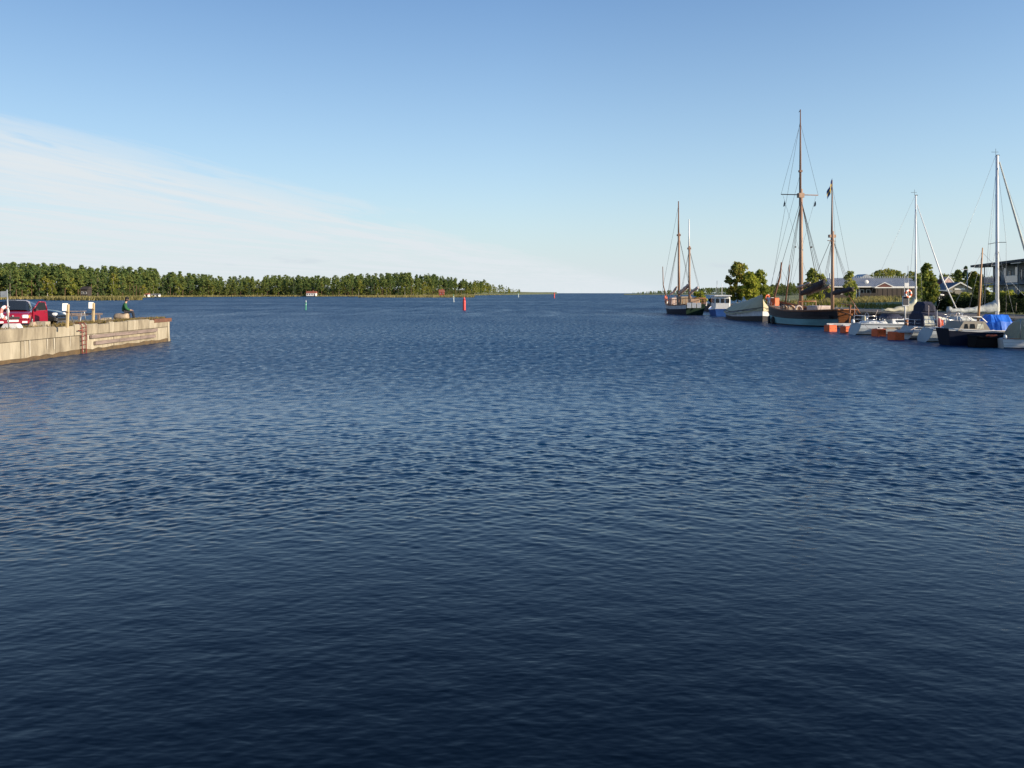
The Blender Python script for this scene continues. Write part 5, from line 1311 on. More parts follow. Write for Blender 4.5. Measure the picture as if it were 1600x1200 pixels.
# things on and at the ship
p = W2(ks, (14.2, 0.9, 2.05)); o = MB().cbox((0, 0, 0.45), (0.75, 0.75, 0.9), 0.05).build('crate', ORANGE); o.location = p; o.rotation_euler = (0, 0, kang - 1.2); tag(o, 'bright orange crate on the foredeck of the large ship', 'crate')
p = W2(ks, (15.1, 0.95, 2.15)); o = MB().cbox((0, 0, 0.42), (0.5, 0.62, 0.84), 0.04).build('locker_box', WHITE); o.location = p; o.rotation_euler = (0, 0, kang - 1.2); tag(o, 'white box between lifebuoys and orange crate on the foredeck', 'box')
p = W2(ks, (15.6, 1.15, 2.95)); buoy_ring('lifebuoy', 'orange lifebuoy on the bow rail of the large ship, nearer the white box', p, 0.30, 0.085, ORANGE, ORANGE, rz=0.5)
p = W2(ks, (16.5, 0.55, 3.05)); buoy_ring('lifebuoy', 'orange lifebuoy at the very stem of the large ship', p, 0.28, 0.085, ORANGE, SAILP, rz=0.9)
for t_, lb in ((0.70, 'black tyre fender hung low on the ship side, nearer the mast'), (0.83, 'black tyre fender hung on the ship side, nearer the bow')):
    q = H.pt(t_, 0.42, 1); q2 = H.pt(t_ + 0.02, 0.42, 1); a = math.atan2(q2[1] - q[1], q2[0] - q[0])
    fender_tyre(lb, W2(ks, (q[0], q[1] + 0.14, 0.40)), kang + a, 'tyre fenders of the large ship')
# flags
FB = mat('flag_blue', (0.010, 0.040, 0.16), 0.85, var=0.1); FY = mat('flag_yellow', (0.45, 0.33, 0.03), 0.85, var=0.1)
def flag(name, label, loc, w, h, droop, rz, mats_, cross=True):
    mb = MB(); nx, ny = 16, 10; P = {}
    for i in range(nx + 1):
        for j in range(ny + 1):
            u_, v_ = i / nx, j / ny
            P[i, j] = (-w * u_ * math.cos(droop), 0.10 * math.sin(u_ * 9 + v_ * 1.5) * (0.3 + u_), -h * v_ - w * u_ * math.sin(droop))
    for i in range(nx):
        for j in range(ny):
            mb.mi = 1 if cross and (4.9 <= i + 0.5 <= 7.2 or 3.9 <= j + 0.5 <= 6.1) else 0
            mb.add([P[i, j], P[i, j + 1], P[i + 1, j + 1], P[i + 1, j]], [(0, 1, 2, 3)], True)
    o = mb.build(name, mats_); o.location = loc; o.rotation_euler = (0, 0, rz); return tag(o, label, 'flag')
flag('flag', 'blue flag with a yellow cross hanging at the mizzen top of the large ship', W2(ks, (zx + 0.02, 0, 15.4)), 1.7, 1.0, 1.15, 0.35, [FB, FY])
PEN = mat('dark_pennant_cloth', (0.016, 0.030, 0.055), 0.9)
def pennant(label, px, py0, py1, w, Y, ln):
    o = MB(); a = (PX(px, Y), Y, PZ(py0, Y)); hgt = PZ(py0, Y) - PZ(py1, Y)
    o.loft([[(0, 0, 0), (0.05, 0.04, 0.0)], [(-w * 0.5, 0.06, -hgt * 0.45), (w * 0.35, -0.03, -hgt * 0.5)], [(-w, 0.0, -hgt), (w * 0.2, 0.05, -hgt * 0.9)]], closed=False)
    q = o.build('pennant', PEN); q.location = a; return tag(q, label, 'pennant')
pennant('small dark pennant hanging below the seaward end of the yard', 1226, 313.5, 323, 0.16, 93.6, 0)
pennant('small dark pennant hanging below the landward end of the yard', 1274, 314, 323, 0.20, 93.2, 0)
# small weather vane pennant on the main truck
q = W2(ks, (mx + 0.16, 0, 24.0)); o = MB().prism([(0, 0), (-0.22, -0.34), (0, -0.22)], -0.02, 0.02, 'Y').build('masthead_vane', PEN); o.location = q; tag(o, 'tiny dark vane at the very top of the tallest mast', 'vane')

# ---- tender under the stern
td = thing('dinghy', 'small green dinghy with a white gunwale under the stern of the large ship', 'dinghy', (32.9, 81.6, 0), R(8))
D_ = Hull(2.5, 1.15, (0.45, 0.40, 0.55), tr=0.7, draft=0.15, stem=0.3, stern=0.05, N=12)
D_.build(td, [(1.0, 0)], [GREENH]); D_.transom(td, GREENH); D_.deck(td, TEAK, 0.22); D_.rail(td, WHITE, 0.04)
for x in (0.7, 1.5): MB().box((x, 0, 0.30), (0.2, 0.95, 0.03)).build('thwart', TEAK, td)

# ---- tarped boat
T0, T1 = Vector((32.5, 120.5, 0)), Vector((30.45, 101.0, 0))
ta = math.atan2(T1.y - T0.y, T1.x - T0.x)
tb = thing('tarped_boat', 'old boat laid up under a large tent of cream canvas, bow towards us', 'boat', (T0.x, T0.y, 0), ta)
HT = Hull((T1 - T0).length, 4.7, (1.15, 1.05, 1.75), tr=0.7, draft=0.5, stem=0.35, stern=0.3, p=3.0, mid=0.45, vee=0.8, N=24)
HT.build(tb, [(0.42, 1), (1.0, 0)], [GREYW, BOOT]); HT.transom(tb, GREYW)
HT.rail(tb, BOOT, 0.05)
mb = MB(); rings = []; rdt = random.Random(9)
for i in range(31):
    t = i / 30 * 0.992 + 0.004; p = HT.pt(t, HT.sheer(t), 1); sh = HT.sheer(t); q = (t - 0.0)
    ridge = 2.15 + 1.45 * max(0, t - 0.1) ** 1.25; hb = p[1] * 1.05 + 0.05; lowz = sh - 0.30 - 0.10 * abs(math.sin(i * 0.9))
    sagm = 0.10 * math.sin(i * 1.05) * (1 if i < 28 else 0)
    if t > 0.97: ridge -= 0.25 * (t - 0.97) / 0.03
    rg = []
    for k in range(13):
        a = k / 12; sd_ = 1 - 2 * a; v = 1 - abs(sd_)
        rg.append((p[0] + (0.15 if t > 0.9 else 0) * 0, hb * sd_ * (1 - 0.15 * v) if abs(sd_) < 0.999 else hb * sd_, lowz + (ridge - lowz) * (v ** 0.72) + sagm * math.sin(v * math.pi) + rdt.uniform(-0.03, 0.03)))
    rings.append(rg)
mb.loft(rings, closed=False, smooth=True); cv = mb.build('canvas_cover', TARPC, tb)
e = rings[-1]; nose = (HT.L + 0.05, 0, HT.sheer(1) + 0.3)
MB().loft([e, [(HT.L + 0.06, y * 0.6, z * 0.995) for x, y, z in e]], closed=False).build('bow_flap', TARPC, tb)
for s in (-1, 1):
    MB().tube([(lambda p: (p[0], p[1] * 1.06 + s * 0.06, p[2] - 0.05 - 0.12 * abs(math.sin(t * 0.5))))(HT.pt(t / 24, HT.sheer(t / 24), s)) for t in range(1, 24)], 0.028, 5).build('lashing', ROPE, tb)

# ---- blue workboat with white wheelhouse behind it
wb = thing('workboat', 'blue workboat with a white wheelhouse moored behind the tarped boat', 'workboat', (31.6, 124.6, 0), R(84))
HW = Hull(9.5, 3.0, (1.15, 0.95, 1.7), tr=0.75, draft=0.4, N=16)
HW.build(wb, [(1.0, 0)], [BLUEH]); HW.transom(wb, BLUEH); HW.deck(wb, TEAK, 0.3); HW.rail(wb, WHITE, 0.05)
MB().cbox((3.2, -0.1, 1.85), (4.2, 2.3, 2.3), 0.15).build('wheelhouse', WHITE, wb)
MB().cbox((3.1, -0.1, 3.10), (4.7, 2.6, 0.16), 0.06).build('wheelhouse_roof', WHITE, wb)
for k in range(4): MB().box((1.8 + k * 0.95, 1.06, 2.35), (0.62, 0.06, 0.62)).build('window', PANE, wb)
for k in (-0.75, 0.0, 0.75): MB().box((1.07, k - 0.1, 2.35), (0.06, 0.52, 0.62)).build('window', PANE, wb)
MB().tube([(2.0, 0.6, 3.1), (2.0, 0.6, 5.4)], 0.035, 6).build('aerial', WIRE, wb); MB().tube([(4.6, -0.5, 3.1), (4.6, -0.5, 5.0)], 0.04, 6).build('light_mast', ALU, wb)

# ---- the smaller ketch farther out
K0, K1 = Vector((29.3, 132.6, 0)), Vector((27.9, 148.0, 0)); ka = math.atan2(K1.y - K0.y, K1.x - K0.x)
kk = thing('small_ketch', 'smaller two-masted ketch with a black hull and white cloths on its rail', 'ship', (K0.x, K0.y, 0), ka)
HK = Hull((K1 - K0).length, 4.6, (1.75, 1.45, 2.35), tr=0.70, draft=0.7, stem=0.6, stern=0.9, p=2.4, mid=0.45, vee=0.66, N=24)
HK.build(kk, [(0.58, 0), (0.93, 1), (1.0, 2)], [NAVYH, GREYW, VARN])
HK.transom(kk, mat('dark_green_transom', (0.014, 0.040, 0.024), 0.5, var=0.3))
HK.deck(kk, TEAK, 0.45); HK.rail(kk, VARN, 0.08)
m1, m2 = 9.3, 3.4
MB().tube([(m1, 0, 0.9), (m1, 0, 13.8)], [0.23, 0.19], 12).build('main_mast', MASTW, kk)
MB().tube([(m1 + 0.2, 0, 12.6), (m1 + 0.25, 0, 19.2)], [0.15, 0.085], 8).build('main_topmast', MASTD, kk)
MB().tube([(m2, 0, 0.9), (m2, 0, 11.2)], [0.20, 0.17], 12).build('mizzen_mast', MASTW, kk)
MB().tube([(m2 + 0.2, 0, 10.2), (m2 + 0.2, 0, 15.6)], [0.13, 0.08], 8).build('mizzen_topmast', ALU, kk)
MB().box((m1 + 0.1, 0, 13.4), (0.6, 0.55, 0.3)).build('main_cap', MASTD, kk); MB().box((m2 + 0.1, 0, 10.8), (0.5, 0.5, 0.3)).build('mizzen_cap', MASTD, kk)
for s in (-1, 1):
    for dx in (-1.3, -0.4):
        line(kk, (m1, 0, 13.3), (m1 + dx, s * 2.25, 1.7), 0.024, ROPE, 'shroud'); line(kk, (m2, 0, 10.7), (m2 + dx, s * 2.0, 1.6), 0.022, ROPE, 'shroud')
line(kk, (m1, 0, 13.3), (15.5, 0.4, 2.5), 0.03, ROPE, 'forestay'); line(kk, (m1 + 0.2, 0, 18.6), (17.5, 0.8, 3.0), 0.02, ROPE, 'topmast_stay')
MB().tube([(15.0, 0.5, 2.4), (15.2, 1.1, 5.0), (14.8, 1.3, 8.2)], [0.10, 0.09, 0.06], 6).build('raised_bowsprit', MASTD, kk)
MB().tube([(m1 - 0.2, 0, 3.2), (4.2, -0.2, 4.6)], 0.09, 6).build('main_boom', MASTD, kk)
sausage(kk, 'furled_mainsail', SAILP, [(m1 - 0.3, 0.0, 3.5), (6.6, -0.1, 4.1), (4.3, -0.2, 4.9)], 0.30)
sausage(kk, 'furled_mizzen', SAILP, [(m2 - 0.2, 0.0, 3.4), (1.5, -0.1, 3.9), (-0.6, -0.2, 4.4)], 0.24)
sausage(kk, 'furled_foresail', SAILP, [(m1 + 0.4, 0.2, 4.6), (m1 + 2.2, 0.3, 3.7), (m1 + 4, 0.4, 3.2)], 0.2)
MB().cbox((6.2, 0, 2.1), (2.4, 2.0, 1.7), 0.1).build('deckhouse', TEAK, kk); MB().cbox((12, 0, 2.1), (1.8, 1.6, 1.2), 0.1).build('fore_hatch', SAILP, kk)
MB().cbox((1.6, -0.2, 1.9), (1.2, 1.6, 1.3), 0.1).build('steering_shelter', MASTW, kk)
for t_ in [i / 12 for i in range(12)]:
    for s in (-1, 1):
        p = HK.pt(t_, HK.sheer(t_), s); MB().tube([p, (p[0], p[1], p[2] + 0.95)], 0.05, 5).build('rail_post', VARN, kk)
for s in (-1, 1): MB().tube([(lambda p: (p[0], p[1], p[2] + 0.95))(HK.pt(t / 12, HK.sheer(t / 12), s)) for t in range(12)], 0.05, 5).build('handrail', VARN, kk)
MB().tube([HK.pt(0, 1.75, 1)[:2] + (2.7,), HK.pt(0, 1.75, -1)[:2] + (2.7,)], 0.06, 6).build('taffrail', VARN, kk)
for i, x in enumerate((-1.15, -0.35, 0.45)):
    o = MB().box((0, 0, 0), (0.06, 0.66, 0.85)).build('rail_cloth', WHITE); o.location = W2(kk, (-0.16, -x, 1.55)); o.rotation_euler = (0, 0.22, ka - R(22))
    tag(o, ['white cloth over the ketch stern rail, seaward one of three', 'white cloth over the ketch stern rail, middle one of three', 'white cloth over the ketch stern rail, one nearest the quay'][i], 'cloth', 'white cloths on the ketch stern rail')
o = MB().box((0, 0, 0), (0.06, 0.7, 0.6)).build('rail_cloth', WHITE); o.location = W2(kk, (1.9, -2.15, 1.75)); o.rotation_euler = (0, 0.2, ka - R(60)); tag(o, 'separate white cloth on the quay side rail of the small ketch', 'cloth')
for i, (x, z) in enumerate(((14.2, 2.5), (12.6, 2.75), (11.2, 2.6))):
    q = HK.pt(x / HK.L, 2, 1); buoy_ring('lifebuoy', ['orange lifebuoy at the bow of the small ketch', 'orange lifebuoy on the ketch rail, second from its bow', 'orange lifebuoy on the ketch rail near its main mast'][i], W2(kk, (x, q[1], z)), 0.30, 0.09, ORANGE, PINK, rz=1.2)

# ---- yachts along the booms
def stanchions(b, Hh, t0, t1, n, h=0.55, m=STEEL):
    for s in (-1, 1):
        P = []
        for i in range(n):
            t = t0 + (t1 - t0) * i / (n - 1); p = Hh.pt(t, Hh.sheer(t), s); p = (p[0], p[1] * 0.95, p[2]); P.append(p)
            MB().tube([p, (p[0], p[1], p[2] + h)], 0.014, 5).build('stanchion', m, b)
        for k in (0.55, 1.0): MB().tube([(p[0], p[1], p[2] + h * k) for p in P], 0.008, 4).build('lifeline', m, b)
def pulpit(b, Hh, t0, h, bow, m=STEEL):
    sgn = 1 if bow else -1
    pts = []
    for s in (-1, 1):
        a = Hh.pt(t0, Hh.sheer(t0), s); e_ = Hh.pt(0.985 if bow else 0.01, Hh.sheer(0.98 if bow else 0.0), s); pts.append((a, e_))
    ring = [(pts[0][0][0], pts[0][0][1] * 0.95, pts[0][0][2] + h), (pts[0][1][0], pts[0][1][1] * 0.95, pts[0][1][2] + h), (pts[1][1][0], pts[1][1][1] * 0.95, pts[1][1][2] + h), (pts[1][0][0], pts[1][0][1] * 0.95, pts[1][0][2] + h)]
    MB().tube(ring, 0.022, 6).build('pulpit' if bow else 'pushpit', m, b)
    MB().tube([(p[0], p[1], p[2] - h * 0.5) for p in ring], 0.014, 5).build('pulpit' if bow else 'pushpit', m, b)
    for p in ring: MB().tube([p, (p[0], p[1], p[2] - h)], 0.02, 5).build('rail_leg', m, b)
def cabin(b, x0, x1, w0, w1, z0, h, m, wins=3, name='cabin_trunk'):
    rings = []
    for x, w, k in ((x0, w0, 1.0), (x0 + 0.1, w0, 1.0), (x0 + (x1 - x0) * 0.6, (w0 + w1) / 2, 0.9), (x1 - 0.5, w1, 0.62), (x1, w1 * 0.8, 0.12)):
        rings.append([(x, -w, z0), (x, -w * 0.9, z0 + h * k * 0.85), (x, -w * 0.6, z0 + h * k), (x, w * 0.6, z0 + h * k), (x, w * 0.9, z0 + h * k * 0.85), (x, w, z0)])
    o = MB().loft(rings, caps=True, smooth=False).build(name, m, b)
    for s in (-1, 1):
        for i in range(wins):
            xa = x0 + 0.3 + (x1 - x0 - 1.4) * i / wins; xb = xa + (x1 - x0 - 1.4) / wins - 0.16
            yy = (w0 + (w1 - w0) * 0.3 * i / wins) * 0.965
            MB().add([(xa, s * (yy + 0.012), z0 + h * 0.30), (xb, s * (yy + 0.0), z0 + h * 0.30), (xb, s * (yy * 0.955 + 0.012), z0 + h * 0.68), (xa, s * (yy * 0.955 + 0.016), z0 + h * 0.68)], [(0, 1, 2, 3)]).build('cabin_window', PANE, o)
    return o
def mast(b, x, top, r, m, z0=0.9, spread=None):
    MB().tube([(x, 0, z0), (x, 0, top)], [r, r * 0.8], 12).build('mast', m, b)
    MB().box((x + 0.05, 0, top + 0.02), (0.22, 0.06, 0.07)).build('masthead', PLASTIC, b)
    MB().tube([(x - 0.1, 0, top), (x - 0.1, 0, top + 0.5)], 0.012, 4).build('aerial', PLASTIC, b)
    MB().tube([(x - 0.4, 0.0, top + 0.25), (x + 0.1, 0, top + 0.25)], 0.012, 4).build('wind_vane', PLASTIC, b)
def fenderball(b, p, r, m):
    MB().lathe([(r * 0.3, -r * 1.5), (r * 0.85, -r), (r, 0), (r * 0.85, r), (r * 0.3, r * 1.5)], 10, p).build('fender', m, b)

# A: white yacht with cream sail cover
ya = thing('sailing_yacht', 'white yacht with a slim white mast and cream sail cover, farthest of the yachts', 'yacht', (29.1, 70.2, 0), R(2))
HA = Hull(9.2, 3.0, (0.98, 0.95, 1.25), tr=0.66, draft=0.4, stem=0.9, stern=-0.6, p=2.0, mid=0.42, N=20, rnd=0.95)
HA.build(ya, [(0.08, 1), (0.86, 0), (0.93, 2), (1.0, 0)], [GELG, BOOT, NAVYH]); HA.transom(ya, GELT); HA.deck(ya, GELW, 0.03); HA.rail(ya, ALU, 0.025)
cabin(ya, 2.6, 7.2, 0.98, 0.62, 0.95, 0.45, GELW, 3)
MB().cbox((1.4, 0, 1.0), (1.7, 1.7, 0.30), 0.1).build('cockpit_coaming', GELW, ya)
mast(ya, 5.05, PZ(305, 70.2), 0.075, ALU, 1.3)
MB().tube([(5.0, 0, 2.15), (2.25, 0, 2.05)], 0.05, 8).build('boom', ALU, ya)
mb = MB(); rg = []
for i in range(13):
    q = i / 12; x = 5.12 - 2.95 * q; top = 2.2 + 1.15 * (1 - q) ** 2.6 + 0.05 * math.sin(i * 2.1); bot = 1.92 + 0.05 * math.sin(i * 1.3); w = 0.13 + 0.05 * (1 - q)
    rg.append([(x, -w, bot + 0.12), (x, -w * 0.8, (bot + top) / 2), (x, 0, top), (x, w * 0.8, (bot + top) / 2), (x, w, bot + 0.12), (x, 0, bot)])
mb.loft(rg, caps=True, smooth=True); mb.build('sail_cover', CREAMC, ya)
MB().tube([(5.05, -0.95, 4.55), (5.05, 0, 4.62), (5.05, 0.95, 4.55)], 0.02, 5).build('spreader', PLASTIC, ya)
mt = PZ(305, 70.2)
for s in (-1, 1): MB().tube([(5.05, 0, mt - 0.8), (5.05, s * 0.95, 4.55), (4.9, s * 1.35, 1.1)], 0.010, 4).build('shroud', WIRE, ya)
MB().tube([(5.15, 0, mt - 0.75), (7.4, 0, 4.6), (9.0, 0, 1.3)], [0.03, 0.06, 0.035], 6).build('furled_jib', ALU, ya)
line(ya, (4.95, 0, mt - 0.1), (0.1, 0, 1.1), 0.009, WIRE, 'backstay')
pulpit(ya, HA, 0.90, 0.6, True); pulpit(ya, HA, 0.13, 0.62, False); stanchions(ya, HA, 0.16, 0.88, 6)
mb = MB(); rg = []
for x, hh in ((2.1, 0.05), (2.5, 0.42), (3.2, 0.40), (3.6, 0.05)): rg.append([(x, -0.85, 1.35), (x, -0.72, 1.35 + hh), (x, 0.72, 1.35 + hh), (x, 0.85, 1.35)])
mb.loft(rg, closed=False, smooth=True); mb.build('sprayhood', NAVYC, ya)
fenderball(ya, (-0.02, 0.7, 1.05), 0.16, GELW); fenderball(ya, (3.2, -1.52, 0.45), 0.11, NAVYC)

# B: motor cruiser with the navy canopy
yb = thing('motor_cruiser', 'white motor cruiser under a navy canvas canopy with clear windows', 'motor boat', (30.35, 63.7, 0), R(1))
HB = Hull(8.0, 2.7, (0.98, 0.95, 1.25), tr=0.80, draft=0.4, stem=0.8, stern=-0.5, p=2.2, N=18, rnd=0.95)
HB.build(yb, [(0.08, 1), (0.80, 0), (0.90, 2), (1.0, 0)], [GELG, BOOT, NAVYH]); HB.transom(yb, GELT); HB.deck(yb, GELW, 0.03); HB.rail(yb, ALU, 0.03)
cabin(yb, 3.4, 6.8, 1.0, 0.7, 0.95, 0.6, GELW, 2)
def canopy(b, st, m, panes, name='canopy'):
    """st: (x, half width bottom, z bottom, half width top, z top) hoops"""
    rg = [[(x, -wb_, zb), (x, -wt, zb + (zt - zb) * 0.72), (x, -wt * 0.6, zt), (x, wt * 0.6, zt), (x, wt, zb + (zt - zb) * 0.72), (x, wb_, zb)] for x, wb_, zb, wt, zt in st]
    o = MB().loft(rg, caps=True, closed=False, smooth=False).build(name, m, b)
    for i in panes:
        A_, B_ = rg[i], rg[i + 1]
        for s in (0, 4):
            q = [Vector(A_[s]), Vector(A_[s + 1]), Vector(B_[s + 1]), Vector(B_[s])]; c = sum(q, Vector()) / 4
            off = Vector((0, -0.015 if s == 0 else 0.015, 0)); MB().add([c + (v - c) * 0.84 + off for v in q], [(0, 1, 2, 3)]).build('canopy_window', SHEEN, o)
    return o
canopy(yb, [(0.5, 1.05, 1.0, 0.9, 1.95), (0.62, 1.1, 1.0, 1.0, 2.15), (1.55, 1.1, 1.0, 1.0, 2.2), (1.7, 1.1, 1.0, 0.95, 2.15), (3.0, 1.0, 1.1, 0.85, 1.7)], NAVYC, [1, 3])
canopy(yb, [(0.75, 0.75, 2.12, 0.70, 2.65), (0.9, 0.8, 2.12, 0.75, 2.86), (1.55, 0.8, 2.12, 0.75, 2.84), (1.75, 0.75, 2.10, 0.65, 2.6)], NAVYC, [], 'upper_canopy')
pulpit(yb, HB, 0.12, 0.5, False); stanchions(yb, HB, 0.35, 0.9, 5, 0.5)
MB().box((-0.35, 0, 0.55), (0.55, 1.7, 0.06)).build('bathing_platform', TEAK, yb)

# C: white yacht with the thick white mast
yc = thing('sailing_yacht', 'white yacht with the thick tall white mast and grey sail cover', 'yacht', (30.0, 60.0, 0), R(0))
HC = Hull(9.8, 3.0, (0.98, 0.95, 1.28), tr=0.64, draft=0.4, stem=0.9, stern=-0.65, p=2.0, N=20, rnd=0.95)
HC.build(yc, [(0.08, 1), (0.84, 0), (0.92, 2), (1.0, 0)], [GELG, BOOT, NAVYH]); HC.transom(yc, GELT); HC.deck(yc, GELW, 0.03); HC.rail(yc, ALU, 0.025)
cabin(yc, 3.0, 7.6, 1.05, 0.65, 0.95, 0.48, GELW, 3)
tm = PZ(243, 60.0); xm = PX(1558, 60) - 30.0
mast(yc, xm, tm, 0.125, ALU, 1.3)
MB().tube([(xm - 0.1, 0, 2.28), (1.45, 0, 2.18)], 0.055, 8).build('boom', ALU, yc)
mb = MB(); rg = []
for i in range(16):
    q = i / 15; x = xm + 0.13 - 3.75 * q; top = 2.40 + 0.80 * (1 - q) ** 3.2 + 0.035 * math.sin(i * 2.3) + (0.12 if i > 13 else 0); bot = 2.13 + 0.03 * math.sin(i * 1.7) - 0.05 * q; w = 0.12 + 0.03 * math.sin(i * 1.1)
    rg.append([(x, -w, bot + 0.1), (x, -w * 0.8, (bot + top) / 2), (x, 0, top), (x, w * 0.8, (bot + top) / 2), (x, w, bot + 0.1), (x, 0, bot)])
mb.loft(rg, caps=True, smooth=True); mb.build('sail_cover', GREYC, yc)
MB().tube([(xm, -1.1, PZ(380, 60)), (xm, 0, PZ(380, 60) + 0.06), (xm, 1.1, PZ(380, 60))], 0.022, 5).build('spreader', PLASTIC, yc)
for s in (-1, 1):
    MB().tube([(xm, 0, tm - 0.4), (xm, s * 1.1, PZ(380, 60)), (xm - 0.2, s * 1.42, 1.15)], 0.011, 4).build('shroud', WIRE, yc)
    line(yc, (xm, 0, PZ(384, 60)), (xm + 0.6, s * 1.35, 1.15), 0.009, WIRE, 'lower_shroud'); line(yc, (xm, 0, PZ(384, 60)), (xm - 0.8, s * 1.38, 1.1), 0.009, WIRE, 'lower_shroud')
MB().tube([(xm + 0.16, 0, tm - 0.45), (xm + 2.0, 0, 6.6), (9.5, 0, 1.4)], [0.05, 0.085, 0.05], 7).build('furled_jib', GREYC, yc)
line(yc, (xm - 0.1, 0, tm), (0.2, 0, 1.2), 0.009, WIRE, 'backstay')
canopy(yc, [(1.75, 1.0, 1.0, 0.85, 1.62), (1.95, 1.05, 1.0, 0.95, 1.85), (2.7, 1.0, 1.05, 0.88, 1.85), (3.3, 0.95, 1.15, 0.7, 1.45)], GREYC, [1], 'sprayhood')
pulpit(yc, HC, 0.90, 0.6, True); pulpit(yc, HC, 0.14, 0.62, False); stanchions(yc, HC, 0.17, 0.88, 6)
o = MB().lathe([(0.03, -0.02), (0.13, 0.1), (0.15, 0.35), (0.10, 0.62), (0.02, 0.68)], 10).build('fender', PINK, yc); o.location = (0.35, -0.9, 1.05)
tag(o, 'faded pink fender on the pushpit')
MB().tube([(0.15, -1.0, 0.9), (0.15, -1.0, 2.3)], 0.015, 5).build('flagstaff', ALU, yc)

# D: navy wooden motor-sailer with beige wheelhouse, blue tarp and wooden mast
yd = thing('motor_sailer', 'navy hulled motor-sailer with a beige wheelhouse and leaning wooden mast', 'boat', (29.0, 56.1, 0), R(1))
HD = Hull(7.6, 2.3, (1.15, 1.0, 1.35), tr=0.72, draft=0.4, stem=0.5, stern=0.25, p=2.4, N=18)
HD.build(yd, [(0.88, 0), (1.0, 1)], [NAVYH, GELW]); HD.transom(yd, mat('navy_transom_paint', (0.007, 0.010, 0.022), 0.7, spec=0.2)); HD.deck(yd, TEAK, 0.12); HD.rail(yd, ALU, 0.03)
mb = MB(); mb.prism([(0.55, 1.0), (0.95, 1.62), (2.35, 1.62), (2.75, 1.0)], -0.95, 0.95, 'Y'); wh = mb.build('wheelhouse', BEIGE, yd)
for s in (-1, 1):
    for xa, xb in ((0.95, 1.25), (1.32, 1.72), (1.80, 2.28)):
        MB().quad((xa, s * 0.962, 1.14), (xb, s * 0.962, 1.14), (xb - 0.06, s * 0.962, 1.46), (xa + 0.06, s * 0.962, 1.46)).build('wheelhouse_window', SHEEN if xa > 1.5 else PANE, wh)  # forward pane pale, its reflection put into the colour
for s in (-1, 1):
    MB().tube([(0.75, s * 0.85, 1.62), (0.75, s * 0.85, 1.92), (2.15, s * 0.85, 1.92), (2.55, s * 0.85, 1.55)], 0.035, 6).build('roof_rail', ALU, wh)
    MB().tube([(1.5, s * 0.85, 1.62), (1.5, s * 0.85, 1.92)], 0.022, 5).build('rail_post', ALU, wh)
xd = PX(1528, 56.1) - 29.0; td_ = PZ(387, 56.1)
MB().tube([(xd, 0, 0.9), (xd + 0.16, 0, 3.6), (xd + 0.34, 0, td_)], [0.085, 0.075, 0.035], 10).build('wooden_mast', mat('oiled_pine_mast', (0.55, 0.30, 0.13), 0.5, var=0.2, vscale=1.5), yd)
line(yd, (xd + 0.3, 0, td_ - 0.3), (7.4, 0, 1.5), 0.009, WIRE, 'forestay'); line(yd, (xd + 0.3, 0, td_ - 0.3), (0.1, 0, 1.3), 0.009, WIRE, 'backstay')
bt = thing('blue_tarpaulin', 'bright blue tarpaulin tent spread behind the wooden mast', 'tarpaulin', (30.95, 56.1, 0))
mb = MB(); rg = []; rdb = random.Random(12)
for i in range(13):
    q = i / 12; x = 0.35 + 1.95 * q; rid = 1.05 + 1.02 * min(1, q * 2.6 + 0.1) - 0.03 * abs(math.sin(i * 1.3)); low_ = 1.02 + 0.05 * math.sin(i * 1.9); w = 0.55 + 0.52 * min(1, q * 1.8)
    rg.append([(x, -w, low_), (x + rdb.uniform(-0.04, 0.04), -w * 0.82, low_ + (rid - low_) * 0.55 + rdb.uniform(-0.04, 0.04)), (x, -w * 0.3, rid + rdb.uniform(-0.03, 0.02)), (x, w * 0.3, rid), (x, w * 0.82, low_ + (rid - low_) * 0.55), (x, w, low_)])
mb.loft(rg, closed=False, caps=False, smooth=False); mb.build('sheet', BLUET, bt)
MB().tube([(0.9, 0, 1.85), (2.5, 0, 1.98)], 0.04, 6).build('ridge_pole', MASTW, bt)
MB().loft([[(2.32, -1.0, 1.05), (2.3, -0.86, 1.6), (2.3, -0.3, 2.03), (2.3, 0.3, 2.03), (2.32, 1.0, 1.05)], [(2.36, -0.5, 1.05), (2.36, -0.4, 1.3), (2.36, -0.2, 1.4), (2.36, 0.2, 1.4), (2.36, 0.5, 1.05)]], closed=False).build('end_flap', BLUET, bt)
# brown board frame past the tarp
# E: black dinghy
ye = thing('dinghy', 'black round-sided dinghy floating before the navy hull', 'dinghy', (29.75, 53.75, 0), R(2))
HE = Hull(1.95, 1.3, (0.72, 0.66, 0.80), tr=0.78, draft=0.2, stem=0.35, stern=-0.1, p=3.0, N=14)
BLK = mat('black_dinghy_hull', (0.009, 0.008, 0.008), 0.85, spec=0.15, var=0.3, vscale=2.0)
HE.build(ye, [(1.0, 0)], [BLK]); HE.transom(ye, BLK); HE.deck(ye, NAVYC, 0.2); HE.rail(ye, BLK, 0.09)
MB().box((0.8, 0, 0.62), (0.25, 1.1, 0.04)).build('thwart', TEAK, ye)
lj = thing('life_jacket', 'orange life jacket left on top of the black dinghy', 'life jacket', (30.75, 53.4, 0.66), R(25))
for s in (-1, 1): MB().cbox((0, s * 0.13, 0.10), (0.46, 0.2, 0.16), 0.05).build('float_panel', ORANGE, lj)
MB().torus((0.28, 0, 0.12), 0.14, 0.06, 12, 6, 'Z').build('collar', ORANGE, lj)
MB().box((0, 0, 0.19), (0.05, 0.44, 0.02)).build('strap', BLACKC, lj)
